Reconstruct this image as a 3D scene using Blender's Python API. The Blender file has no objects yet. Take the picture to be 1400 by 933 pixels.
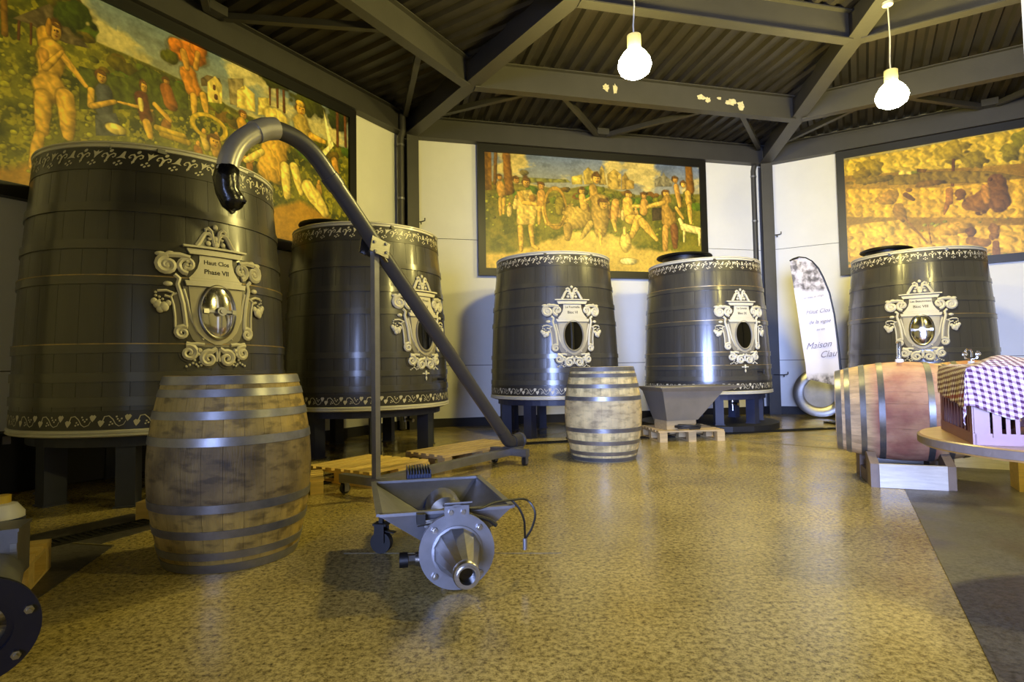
import bpy, math, random
import numpy as np
from mathutils import Matrix, Vector, geometry
random.seed(7)
SC = bpy.context.scene
COL = SC.collection
pi = math.pi

# ------------------------------------------------------------------ camera
f_px, pitch, roll, HC = 789.94, 0.0441219, -0.0170521, 0.9
fw = Vector((0, math.cos(pitch), math.sin(pitch)))
r0 = Vector((1, 0, 0)); u0 = r0.cross(fw)
rt = math.cos(roll)*r0 + math.sin(roll)*u0
up = -math.sin(roll)*r0 + math.cos(roll)*u0
cd = bpy.data.cameras.new('camera'); cam = bpy.data.objects.new('camera', cd); COL.objects.link(cam)
cd.sensor_width = 36; cd.lens = f_px/1400*36; cd.clip_start = .05
M = Matrix.Identity(4)
for i in range(3):
    M[i][0] = rt[i]; M[i][1] = up[i]; M[i][2] = -fw[i]
M[2][3] = HC
cam.matrix_world = M
SC.camera = cam
# ------------------------------------------------------------------ world, exposure
w = bpy.data.worlds.new('world'); SC.world = w; w.use_nodes = True
w.node_tree.nodes['Background'].inputs[0].default_value = (.75, .85, 1, 1)
w.node_tree.nodes['Background'].inputs[1].default_value = .6
SC.view_settings.view_transform = 'Standard'; SC.view_settings.look = 'None'
SC.view_settings.gamma = 1; SC.view_settings.use_curve_mapping = False
SC.view_settings.exposure = 0.25
LAMP_COL = (1.0, .83, .25)
LAMP_E = 350.0      # emission of the lamp globes
DOOR_W = 230.0     # daylight through the entrance
# ------------------------------------------------------------------ room geometry numbers
P1 = Vector((-1.56933, 8.68405)); P2 = Vector((4.54409, 10.20342))
L = (P2-P1).length; AP = L/2/math.tan(pi/8)
def rot2(d, a):
    c, s = math.cos(a), math.sin(a); return Vector((c*d.x-s*d.y, s*d.x+c*d.y))
dB = (P2-P1)/L
DIRS = [rot2(dB, pi/4*(1-k)) for k in range(8)]      # walls A B C D E F G H
VERT = [P1-DIRS[0]*L, P1]
for k in range(1, 7): VERT.append(VERT[-1]+DIRS[k]*L)
def nin(d): return Vector((d.y, -d.x))
CEN = P1 + dB*L/2 + nin(dB)*AP
EAVE, SLOPE = 4.395, .0476
# daylight: an area light standing in the open entrance of wall G (behind the camera)
gm = VERT[6]+DIRS[6]*L/2
def area(name, loc, target, sx, sy, watt, col):
    ld = bpy.data.lights.new(name, 'AREA'); ld.shape = 'RECTANGLE'; ld.size = sx; ld.size_y = sy
    ld.energy = watt; ld.color = col
    o = bpy.data.objects.new(name, ld); COL.objects.link(o); o.location = loc
    o.rotation_euler = (Vector(target)-Vector(loc)).to_track_quat('-Z', 'Z').to_euler(); ld.spread = math.radians(50); return o
nG = nin(DIRS[6])
area('entrance_daylight', (gm.x-nG.x*.25, gm.y-nG.y*.25, 1.6), (4.2, 8.5, 1.0), 3.2, 2.9, DOOR_W, (.38, .5, 1.0))

# ------------------------------------------------------------------ materials
def srgb(c):
    return tuple(((v/255)/12.92 if v/255 <= .04045 else ((v/255+.055)/1.055)**2.4) for v in c)
def mat(name, col, rough=.5, metal=0., var=.15, scale=6., bump=0., bscale=40., col2=None, stretch=None, coat=0., objrand=0.):
    m = bpy.data.materials.new(name); m.use_nodes = True
    nt = m.node_tree; N = nt.nodes; K = nt.links; b = N['Principled BSDF']
    b.inputs['Roughness'].default_value = rough; b.inputs['Metallic'].default_value = metal
    if coat: b.inputs['Coat Weight'].default_value = coat; b.inputs['Coat Roughness'].default_value = .15
    tc = N.new('ShaderNodeTexCoord'); mp = N.new('ShaderNodeMapping'); K.new(tc.outputs['Object'], mp.inputs[0])
    if stretch: mp.inputs['Scale'].default_value = stretch
    nz = N.new('ShaderNodeTexNoise'); nz.inputs['Scale'].default_value = scale; nz.inputs['Detail'].default_value = 5
    if objrand:
        oi0 = N.new('ShaderNodeObjectInfo'); ml = N.new('ShaderNodeMath'); ml.operation = 'MULTIPLY'; ml.inputs[1].default_value = 37; K.new(oi0.outputs['Random'], ml.inputs[0]); K.new(ml.outputs[0], mp.inputs['Location'])
    nz.inputs['Roughness'].default_value = .65
    K.new(mp.outputs[0], nz.inputs['Vector'])
    rp = N.new('ShaderNodeValToRGB')
    c = srgb(col) if max(col) > 1 else col
    c2 = (srgb(col2) if max(col2) > 1 else col2) if col2 else tuple(v*(1-2*var) for v in c)
    rp.color_ramp.elements[0].position = .3; rp.color_ramp.elements[1].position = .7
    rp.color_ramp.elements[0].color = (*c2, 1); rp.color_ramp.elements[1].color = (*c, 1)
    K.new(nz.outputs[0], rp.inputs[0])
    out = rp.outputs[0]
    if objrand:
        oi = N.new('ShaderNodeObjectInfo'); mr = N.new('ShaderNodeMapRange'); K.new(oi.outputs['Random'], mr.inputs[0])
        mr.inputs[3].default_value = 1-objrand; mr.inputs[4].default_value = 1+objrand
        hs = N.new('ShaderNodeHueSaturation'); K.new(mr.outputs[0], hs.inputs['Value']); K.new(out, hs.inputs['Color']); out = hs.outputs[0]
    K.new(out, b.inputs['Base Color'])
    if bump:
        n2 = N.new('ShaderNodeTexNoise'); n2.inputs['Scale'].default_value = bscale; n2.inputs['Detail'].default_value = 4
        K.new(mp.outputs[0], n2.inputs['Vector'])
        bp = N.new('ShaderNodeBump'); bp.inputs['Strength'].default_value = bump; bp.inputs['Distance'].default_value = .01
        K.new(n2.outputs[0], bp.inputs['Height']); K.new(bp.outputs[0], b.inputs['Normal'])
    m['_out'] = 0
    return m
def noise_into(m, sock, scale, lo, hi, fr=.35, to=.65, stretch=None):
    nt = m.node_tree; N = nt.nodes; K = nt.links; b = N['Principled BSDF']
    tc = N.new('ShaderNodeTexCoord'); nz = N.new('ShaderNodeTexNoise'); nz.inputs['Scale'].default_value = scale; nz.inputs['Detail'].default_value = 6
    mp = N.new('ShaderNodeMapping'); K.new(tc.outputs['Object'], mp.inputs[0]); K.new(mp.outputs[0], nz.inputs['Vector'])
    if stretch: mp.inputs['Scale'].default_value = stretch
    mr = N.new('ShaderNodeMapRange'); K.new(nz.outputs[0], mr.inputs[0])
    mr.inputs[1].default_value = fr; mr.inputs[2].default_value = to; mr.inputs[3].default_value = lo; mr.inputs[4].default_value = hi
    K.new(mr.outputs[0], b.inputs[sock])

MT = {}
MT['wall'] = mat('white_wall_panel', (232, 230, 222), .55, var=.03, scale=2)
MT['steel_paint'] = mat('grey_painted_steel', (62, 60, 57), .5, var=.1, scale=3, bump=.1)
MT['deck'] = mat('dark_ribbed_sheet', (58, 54, 50), .45, .3, var=.18, scale=2.5, stretch=(1, 1, 1))
MT['black'] = mat('black_paint', (13, 12, 11), .45, var=.1)
MT['dark'] = mat('dark_rubber', (24, 24, 26), .6, var=.1)
MT['base'] = mat('dark_baseboard', (34, 32, 32), .6, var=.1)
MT['flake'] = mat('bare_patch', (215, 205, 165), .8, var=.2, scale=30)
# floor
def floor_mat(name, c1, c2, c3, r_lo, r_hi):
    m = mat(name, c1, .3, var=.2, scale=1.1, col2=c2, bump=.12, bscale=60)
    nt = m.node_tree; N = nt.nodes; K = nt.links; b = N['Principled BSDF']
    src = b.inputs['Base Color'].links[0].from_socket
    tc = N.new('ShaderNodeTexCoord')
    n = N.new('ShaderNodeTexNoise'); n.inputs['Scale'].default_value = 46; n.inputs['Detail'].default_value = 9; n.inputs['Roughness'].default_value = .85
    K.new(tc.outputs['Object'], n.inputs['Vector'])
    r = N.new('ShaderNodeValToRGB'); r.color_ramp.elements[0].position = .4; r.color_ramp.elements[1].position = .56
    r.color_ramp.elements[0].color = (*srgb(c3), 1); r.color_ramp.elements[1].color = (1, 1, 1, 1)
    K.new(n.outputs[0], r.inputs[0])
    mx = N.new('ShaderNodeMix'); mx.data_type = 'RGBA'; mx.blend_type = 'MULTIPLY'; mx.inputs[0].default_value = .92
    K.new(src, mx.inputs[6]); K.new(r.outputs[0], mx.inputs[7])
    K.new(mx.outputs[2], b.inputs['Base Color'])
    noise_into(m, 'Roughness', 2.2, r_lo, r_hi)
    return m
MT['floor'] = floor_mat('sealed_pale_concrete', (198, 180, 116), (158, 141, 82), (84, 74, 46), .12, .24)
MT['floor_dark'] = floor_mat('dark_worn_concrete', (92, 88, 84), (66, 62, 58), (110, 106, 100), .3, .6)
MT['joint'] = mat('floor_joint', (104, 96, 66), .6, var=.1)
MT['grate'] = mat('drain_grate', (30, 29, 26), .6, .4, var=.2)
# tanks
MT['tank'] = mat('grey_lacquered_oak', (60, 58, 54), .33, var=.1, scale=5, stretch=(3, 3, .3), coat=.35, objrand=.07, bump=.08, bscale=30)
MT['tank_band'] = mat('dark_frieze_band', (46, 44, 42), .4, var=.08, coat=.2)
MT['hoop'] = mat('painted_iron_hoop', (70, 68, 62), .28, .15, var=.08, coat=.4)
MT['worn'] = mat('worn_gilded_edge', (190, 160, 95), .35, .5, var=.3, scale=9, col2=(95, 90, 80))
MT['cream'] = mat('cream_ornament_paint', (200, 194, 172), .45, var=.06, scale=8)
MT['shield'] = mat('warm_shield_paint', (168, 160, 136), .45, var=.08, scale=6)
MT['creamdark'] = mat('taupe_shield_paint', (128, 122, 106), .5, var=.1, scale=8)
MT['outline'] = mat('umber_shading_paint', (52, 46, 38), .5, var=.1)  # dark shading painted in behind and around the ornament, trompe-l'oeil style
MT['rim'] = mat('cream_rim_paint', (196, 192, 176), .38, var=.06, coat=.3)
MT['steel'] = mat('brushed_steel', (178, 176, 172), .3, 1., var=.12, scale=14, stretch=(1, 1, 12))
MT['steel_dull'] = mat('dull_stainless', (140, 140, 144), .42, .8, var=.15, scale=5)
MT['chrome'] = mat('polished_steel', (215, 212, 205), .12, 1., var=.05)
MT['hopper'] = mat('satin_stainless', (140, 134, 122), .45, .55, var=.1, scale=3)
MT['ink'] = mat('black_lettering', (36, 30, 24), .7, var=.1)
MT['leg'] = mat('tank_leg_paint', (44, 48, 66), .5, var=.12)
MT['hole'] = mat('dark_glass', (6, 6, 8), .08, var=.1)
# barrels
def barrel_mat(name, ends, belly, dirt, H=.883, bw=.17, rough=.6, soot=.7):
    m = mat(name, ends, rough, var=.2, scale=5, stretch=(5, 5, .8), objrand=.2, bump=.35, bscale=26)
    nt = m.node_tree; N = nt.nodes; K = nt.links; b = N['Principled BSDF']
    src = b.inputs['Base Color'].links[0].from_socket
    tc = N.new('ShaderNodeTexCoord'); sp = N.new('ShaderNodeSeparateXYZ'); K.new(tc.outputs['Object'], sp.inputs[0])
    a = N.new('ShaderNodeMath'); a.operation = 'SUBTRACT'; K.new(sp.outputs[2], a.inputs[0]); a.inputs[1].default_value = H/2
    ab = N.new('ShaderNodeMath'); ab.operation = 'ABSOLUTE'; K.new(a.outputs[0], ab.inputs[0])
    n = N.new('ShaderNodeTexNoise'); n.inputs['Scale'].default_value = 7; n.inputs['Detail'].default_value = 7; gp = N.new('ShaderNodeNewGeometry'); K.new(gp.outputs['Position'], n.inputs['Vector'])
    mr = N.new('ShaderNodeMapRange'); K.new(ab.outputs[0], mr.inputs[0]); mr.inputs[1].default_value = bw-.03; mr.inputs[2].default_value = bw+.03
    mr.inputs[3].default_value = 1; mr.inputs[4].default_value = 0
    mx = N.new('ShaderNodeMix'); mx.data_type = 'RGBA'; K.new(mr.outputs[0], mx.inputs[0]); K.new(src, mx.inputs[6])
    rp = N.new('ShaderNodeValToRGB'); rp.color_ramp.elements[0].position = .35; rp.color_ramp.elements[1].position = .62
    rp.color_ramp.elements[0].color = (*srgb(dirt), 1); rp.color_ramp.elements[1].color = (*srgb(belly), 1); K.new(n.outputs[0], rp.inputs[0])
    K.new(rp.outputs[0], mx.inputs[7])
    n3 = N.new('ShaderNodeTexNoise'); n3.inputs['Scale'].default_value = 11; n3.inputs['Detail'].default_value = 8
    mp3 = N.new('ShaderNodeMapping'); mp3.inputs['Scale'].default_value = (1, 1, 2.5); K.new(gp.outputs['Position'], mp3.inputs[0]); K.new(mp3.outputs[0], n3.inputs['Vector'])
    r3 = N.new('ShaderNodeValToRGB'); r3.color_ramp.elements[0].position = .36; r3.color_ramp.elements[1].position = .5
    r3.color_ramp.elements[0].color = (.22, .2, .18, 1); r3.color_ramp.elements[1].color = (1, 1, 1, 1); K.new(n3.outputs[0], r3.inputs[0])
    m2 = N.new('ShaderNodeMix'); m2.data_type = 'RGBA'; m2.blend_type = 'MULTIPLY'; m2.inputs[0].default_value = soot
    K.new(mx.outputs[2], m2.inputs[6]); K.new(r3.outputs[0], m2.inputs[7]); K.new(m2.outputs[2], b.inputs['Base Color'])
    return m
MT['oak_old'] = barrel_mat('weathered_oak', (164, 138, 66), (124, 106, 64), (82, 68, 42))
MT['oak_new'] = barrel_mat('pale_oak', (228, 204, 138), (214, 190, 130), (176, 154, 106), soot=.45)
MT['oak_wine'] = barrel_mat('wine_stained_oak', (206, 172, 124), (186, 142, 112), (160, 104, 86), bw=.2, soot=.2)
MT['hoop_zinc'] = mat('galvanised_hoop', (150, 150, 152), .38, .8, var=.2, scale=8)
MT['pine'] = mat('fresh_pine_board', (222, 190, 110), .65, var=.12, scale=4, stretch=(1, 12, 12), bump=.2, objrand=.12)
MT['pine_grey'] = mat('weathered_pallet_board', (186, 160, 110), .7, var=.18, scale=4, stretch=(1, 10, 10), bump=.25, objrand=.15)
MT['plank_white'] = mat('pale_sawn_board', (214, 210, 204), .7, var=.14, scale=5, stretch=(1, 9, 9), bump=.25)
MT['beam_wood'] = mat('grey_brown_beam', (128, 112, 98), .7, var=.15, scale=5, bump=.25)
MT['table'] = mat('round_table_oak', (190, 146, 84), .35, var=.14, scale=3, stretch=(1, 10, 10), coat=.25)
MT['crate'] = mat('red_brown_plastic', (124, 66, 56), .38, var=.1, scale=5)
MT['grey_plastic'] = mat('grey_pvc_pipe', (58, 57, 58), .38, var=.1, scale=3)
MT['pale_pipe'] = mat('pale_pipe_end', (176, 172, 158), .32, .5, var=.12, scale=4)
MT['bag'] = mat('black_plastic_bag', (14, 14, 16), .25, var=.2, bump=.5, bscale=20)
MT['blue'] = mat('blue_motor_paint', (40, 52, 84), .4, var=.1)
MT['white_plastic'] = mat('white_plastic', (228, 226, 220), .4, var=.04)
MT['navy'] = mat('navy_enamel', (15, 17, 38), .35, var=.2, scale=9)
MT['yellow_plastic'] = mat('yellow_cap', (214, 180, 60), .4, var=.05)
def glass_mat():
    m = bpy.data.materials.new('clear_glass'); m.use_nodes = True; b = m.node_tree.nodes['Principled BSDF']
    b.inputs['Transmission Weight'].default_value = 1; b.inputs['Roughness'].default_value = .03; b.inputs['IOR'].default_value = 1.45
    b.inputs['Base Color'].default_value = (.95, .97, .97, 1)
    return m
MT['glass'] = glass_mat()
def emit_mat(name, col, e):
    m = bpy.data.materials.new(name); m.use_nodes = True; b = m.node_tree.nodes['Principled BSDF']
    b.inputs['Emission Color'].default_value = (*col, 1); b.inputs['Emission Strength'].default_value = e
    b.inputs['Base Color'].default_value = (.9, .9, .8, 1)
    return m
MT['lamp'] = emit_mat('glowing_globe', LAMP_COL, LAMP_E)

# ------------------------------------------------------------------ mesh helpers
class MB:
    def __init__(s): s.v = []; s.f = []
    def add(s, vs, fs):
        o = len(s.v); s.v += [tuple(v) for v in vs]; s.f += [tuple(i+o for i in f) for f in fs]; return s
    def box(s, c, d, R=None, taper=None):
        hx, hy, hz = d[0]/2, d[1]/2, d[2]/2
        vs = []
        for z in (-hz, hz):
            t = 1 if (taper is None or z < 0) else taper
            for x, y in ((-hx, -hy), (hx, -hy), (hx, hy), (-hx, hy)):
                v = Vector((x*t, y*t, z))
                if R is not None: v = R @ v
                vs.append(v+Vector(c))
        return s.add(vs, [(0, 3, 2, 1), (4, 5, 6, 7), (0, 1, 5, 4), (1, 2, 6, 5), (2, 3, 7, 6), (3, 0, 4, 7)])
    def bar(s, a, b, w, h, upv=(0, 0, 1)):
        a = Vector(a); b = Vector(b); d = (b-a).normalized(); u = Vector(upv)
        if abs(d.dot(u)) > .99: u = Vector((0, 1, 0))
        x = d.cross(u).normalized(); y = x.cross(d).normalized(); vs = []
        for p in (a, b):
            for sx, sy in ((-1, -1), (1, -1), (1, 1), (-1, 1)): vs.append(p + x*sx*w/2 + y*sy*h/2)
        return s.add(vs, [(0, 3, 2, 1), (4, 5, 6, 7), (0, 1, 5, 4), (1, 2, 6, 5), (2, 3, 7, 6), (3, 0, 4, 7)])
    def tube(s, pts, r, n=8, cap=True):
        pts = [Vector(p) for p in pts]; m = len(pts)
        rs = r if isinstance(r, (list, tuple)) else [r]*m
        T = [(pts[min(i+1, m-1)]-pts[max(i-1, 0)]).normalized() for i in range(m)]
        u = Vector((0, 0, 1)) if abs(T[0].z) < .9 else Vector((1, 0, 0))
        x = T[0].cross(u).normalized(); vs = []
        for i in range(m):
            x = (x - T[i]*x.dot(T[i]))
            x = x.normalized() if x.length > 1e-6 else T[i].orthogonal().normalized()
            y = T[i].cross(x)
            for k in range(n):
                a = 2*pi*k/n; vs.append(pts[i] + (x*math.cos(a)+y*math.sin(a))*rs[i])
        fs = [(i*n+k, i*n+(k+1) % n, (i+1)*n+(k+1) % n, (i+1)*n+k) for i in range(m-1) for k in range(n)]
        if cap: fs += [tuple(range(n))[::-1], tuple(range((m-1)*n, m*n))]
        return s.add(vs, fs)
    def lathe(s, prof, n=32, R=None, c=(0, 0, 0), closed=False):
        vs = []; m = len(prof)
        for r, z in prof:
            for k in range(n):
                a = 2*pi*k/n; v = Vector((r*math.cos(a), r*math.sin(a), z))
                if R is not None: v = R @ v
                vs.append(v+Vector(c))
        fs = [(i*n+k, i*n+(k+1) % n, (i+1)*n+(k+1) % n, (i+1)*n+k) for i in range(m-1) for k in range(n)]
        if closed: fs += [((m-1)*n+k, (m-1)*n+(k+1) % n, (k+1) % n, k) for k in range(n)]
        return s.add(vs, fs)
    def sphere(s, c, r, n=8, m=6, sc=(1, 1, 1)):
        vs = [(c[0], c[1], c[2]-r*sc[2])]
        for i in range(1, m):
            t = -pi/2+pi*i/m
            for k in range(n):
                a = 2*pi*k/n; vs.append((c[0]+r*sc[0]*math.cos(t)*math.cos(a), c[1]+r*sc[1]*math.cos(t)*math.sin(a), c[2]+r*sc[2]*math.sin(t)))
        vs.append((c[0], c[1], c[2]+r*sc[2])); e = len(vs)-1
        fs = [(0, 1+(k+1) % n, 1+k) for k in range(n)]
        for i in range(m-2): fs += [(1+i*n+k, 1+i*n+(k+1) % n, 1+(i+1)*n+(k+1) % n, 1+(i+1)*n+k) for k in range(n)]
        fs += [(1+(m-2)*n+k, 1+(m-2)*n+(k+1) % n, e) for k in range(n)]
        return s.add(vs, fs)
    def prism(s, poly, z0, z1, fn=None):
        n = len(poly); tr = geometry.tessellate_polygon([[Vector((p[0], p[1], 0)) for p in poly]])
        vs = [(p[0], p[1], z0) for p in poly]+[(p[0], p[1], z1) for p in poly]
        fs = [tuple(t) for t in tr]+[tuple(i+n for i in t) for t in tr]+[(i, (i+1) % n, n+(i+1) % n, n+i) for i in range(n)]
        if fn: vs = [fn(*v) for v in vs]
        return s.add(vs, fs)
    def map(s, fn): s.v = [tuple(fn(*v)) for v in s.v]; return s
    def mesh(s, name, m, smooth=False):
        me = bpy.data.meshes.new(name); me.from_pydata(s.v, [], s.f)
        if m: me.materials.append(m)
        me.validate(); 
        bm_fix(me)
        if smooth:
            me.polygons.foreach_set('use_smooth', [True]*len(me.polygons))
            me.set_sharp_from_angle(angle=math.radians(38))
        me.update(); return me
import bmesh
def bm_fix(me):
    b = bmesh.new(); b.from_mesh(me); bmesh.ops.recalc_face_normals(b, faces=b.faces); b.to_mesh(me); b.free()
def link(o, parent=None):
    COL.objects.link(o)
    if parent is not None: o.parent = parent
    return o
def part(name, mb, m, parent=None, smooth=False, loc=None, rot=None, label=None):
    me = mb if isinstance(mb, bpy.types.Mesh) else mb.mesh(name, m, smooth)
    o = bpy.data.objects.new(name, me)
    if loc: o.location = loc
    if rot: o.rotation_euler = rot
    if label: o['label'] = label
    return link(o, parent)
def tag(o, label, cat, group=None, kind=None):
    o['label'] = label; o['category'] = cat
    if group: o['group'] = group
    if kind: o['kind'] = kind
    return o
def thing(name, label, cat, loc=(0, 0, 0), rotz=0, group=None, rot=None):
    o = bpy.data.objects.new(name, None); o.empty_display_size = .1; link(o)
    o.location = loc; o.rotation_euler = rot if rot else (0, 0, rotz)
    return tag(o, label, cat, group)
def struct(name, mb, m, parent=None, smooth=False):
    o = part(name, mb, m, parent, smooth)
    o['kind'] = 'structure'
    return o
def RZ(a): return Matrix.Rotation(a, 3, 'Z')
def align(d):            # rotation taking +Z to d
    return Vector((0, 0, 1)).rotation_difference(Vector(d).normalized()).to_matrix()

# ------------------------------------------------------------------ room shell
ob = []
mb = MB(); pl = [(v.x, v.y) for v in VERT]
out = [(CEN+(v-CEN)*1.04) for v in VERT]
mb.prism([(v.x, v.y) for v in out], -.2, 0)
struct('floor', mb, MT['floor'])
# dark worn slabs left and right of the pale sealed area
def fslab(name, poly, m, z1=.004): return struct(name, MB().prism(poly, -.01, z1), m)
q = Vector((-2.091, 3.042)); dq = Vector((.2412, -.9705))
def dist_line(k, d, t):   # point on a line d inside wall k, t along it
    p = VERT[k]+nin(DIRS[k])*d+DIRS[k]*t; return (p.x, p.y)
fslab('floor.001', [(-2.44, 3.73), (-2.03, 3.53), (-2.20, 3.06), tuple(q), tuple(q+dq*5.0), (-3.9, -1.6), (-3.9, 1.3)], MT['floor_dark'])
a = Vector((1.336, 1.648)); b = Vector((2.704, 4.047)); db = (b-a).normalized()
fslab('floor.002', [tuple(a-db*3.2), tuple(b+db*1.6), (6.2, 5.6), (8.6, 3.2), (8.6, -1.0), (4.0, -3.4)], MT['floor_dark'])
# saw-cut joints
mb = MB(); mb.bar((-.84, 2.87, .001), (.22, 2.815, .001), 0.004, .003); mb.bar((-2.34, 3.1, .005), (-2.09, 3.045, .005), .012, .006)
mb.bar((2.54, 6.84, .001), (3.4, 5.86, .001), .012, .006)
struct('trim_1', mb, MT['joint'])
# drain channel running parallel to the walls
t22 = math.tan(pi/8)
for nm, k, t0, t1, dd in (('trim_2', 0, L-6.2, L-2.2*t22, 2.12), ('trim_3', 1, 2.3*t22, L-2.3*t22, 2.3), ('trim_4', 2, 2.3*t22, 3.2, 2.3)):
    root = None; mb = MB()
    p0 = Vector((*dist_line(k, dd, t0), 0)); p1 = Vector((*dist_line(k, dd, t1), 0)); dr = (p1-p0).normalized(); nn = Vector((-dr.y, dr.x, 0))
    mb.bar(p0+Vector((0, 0, .003)), p1+Vector((0, 0, .003)), .13, .006)
    g_ = struct(nm, mb, MT['black'])
    mb = MB(); nb = int((p1-p0).length/.035)
    for i in range(nb):
        c = p0+dr*(i+.5)*.035+Vector((0, 0, .008)); mb.bar(c-nn*.065, c+nn*.065, .014, .006)
    for s_ in (-1, 1): mb.bar(p0+nn*.07*s_+Vector((0, 0, .007)), p1+nn*.07*s_+Vector((0, 0, .007)), .012, .01)
    gr = part('grating', mb, MT['grate'], g_); gr['kind'] = 'stuff'
names = ['wall_left', 'wall_back', 'wall_right', 'wall_far_right', 'wall_side_right', 'wall_rear_right', 'wall_rear', 'wall_rear_left']
HW = 4.9
for k in range(8):
    p = VERT[k]; d = DIRS[k]; n = nin(d); a_ = math.atan2(d.y, d.x)
    def wbox(mb, s0, s1, z0, z1, o0=-.2, o1=0.):
        c = p + d*(s0+s1)/2 + n*(o0+o1)/2
        mb.box((c.x, c.y, (z0+z1)/2), (s1-s0, abs(o1-o0), z1-z0), RZ(a_)); return mb
    if k in (0, 1, 2):
        wl = struct(names[k], wbox(MB(), 0, L, 0, HW, -.2, -.012), MT['base'])
        zs = [0, .93, 2.885, HW]
        for i in range(3):
            part('panel', wbox(MB(), 0, L, zs[i]+(.004 if i else 0), zs[i+1]-.004, -.012, 0), MT['wall'], wl)
    elif k == 6:
        mb = MB(); wbox(mb, 0, 1.5, 0, HW); wbox(mb, 4.8, L, 0, HW); wbox(mb, 1.5, 4.8, 3.1, HW)
        struct(names[k], mb, MT['wall'])
        mb = MB(); wbox(mb, 1.42, 1.5, 0, 3.1, -.22, .03); wbox(mb, 4.8, 4.88, 0, 3.1, -.22, .03); wbox(mb, 1.42, 4.88, 3.1, 3.18, -.22, .03)
        struct('door_1', mb, MT['steel_paint'])
    else:
        struct(names[k], wbox(MB(), 0, L, 0, HW), MT['wall'])
    if k != 6:
        struct('baseboard_'+names[k][5:], wbox(MB(), .0, L, 0, .13, 0, .018), MT['base'])
# white pillar edge at the right
struct('trim_5', MB().box((2.745+.17, 3.0-.17, 2.35), (.34, .34, 4.7)), MT['wall'])

# ------------------------------------------------------------------ roof
# ribbed sheet: one sector per wall
for k in range(8):
    p = VERT[k]; d = DIRS[k]; n = nin(d); mb = MB()
    pit = .205; x = -.02
    i = 0
    prof = [(0, .0), (.055, .0), (.085, .045), (.165, .045), (.195, 0), (.205, 0)]
    while x < L:
        for j in range(len(prof)-1):
            xa, za = x+prof[j][0], prof[j][1]; xb, zb = x+prof[j+1][0], prof[j+1][1]
            def end(xx): return max(0, min(xx, L-xx)/math.tan(pi/8)*1.0)
            if (xa < 0 or xb > L): continue
            ea, eb = min(end(xa), AP), min(end(xb), AP)
            z0 = EAVE+.34
            if max(ea, eb) <= 0: continue
            def P(xx, dd, z): 
                q_ = p+d*xx+n*dd; return (q_.x, q_.y, z0+SLOPE*dd+z)
            mb.add([P(xa, 0, za), P(xb, 0, zb), P(xb, eb, zb), P(xa, ea, za)], [(0, 1, 2, 3)])
        x += pit
    struct('ceiling' if k == 0 else 'ceiling.%03d' % k, mb, MT['deck'])
mb = MB(); mb.prism([(CEN.x+(v.x-CEN.x)*1.04, CEN.y+(v.y-CEN.y)*1.04) for v in VERT], 5.3, 5.4)
struct('ceiling.008', mb, MT['black'])
def ibeam(a, b, h, wf, tf=.014, tw=.012):
    a = Vector(a); b = Vector(b); mb = MB(); z = Vector((0, 0, 1))
    mb.bar(a+z*tf/2, b+z*tf/2, wf, tf); mb.bar(a+z*(h-tf/2), b+z*(h-tf/2), wf, tf); mb.bar(a+z*h/2, b+z*h/2, tw, h-2*tf)
    return mb
def P3(k, s, off, z):
    q_ = VERT[k]+DIRS[k]*s+nin(DIRS[k])*off; return Vector((q_.x, q_.y, z))
GB = 'steel roof beams'
wn = ['left', 'back', 'right', 'far right', 'side right', 'rear right', 'rear', 'rear left']
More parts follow.
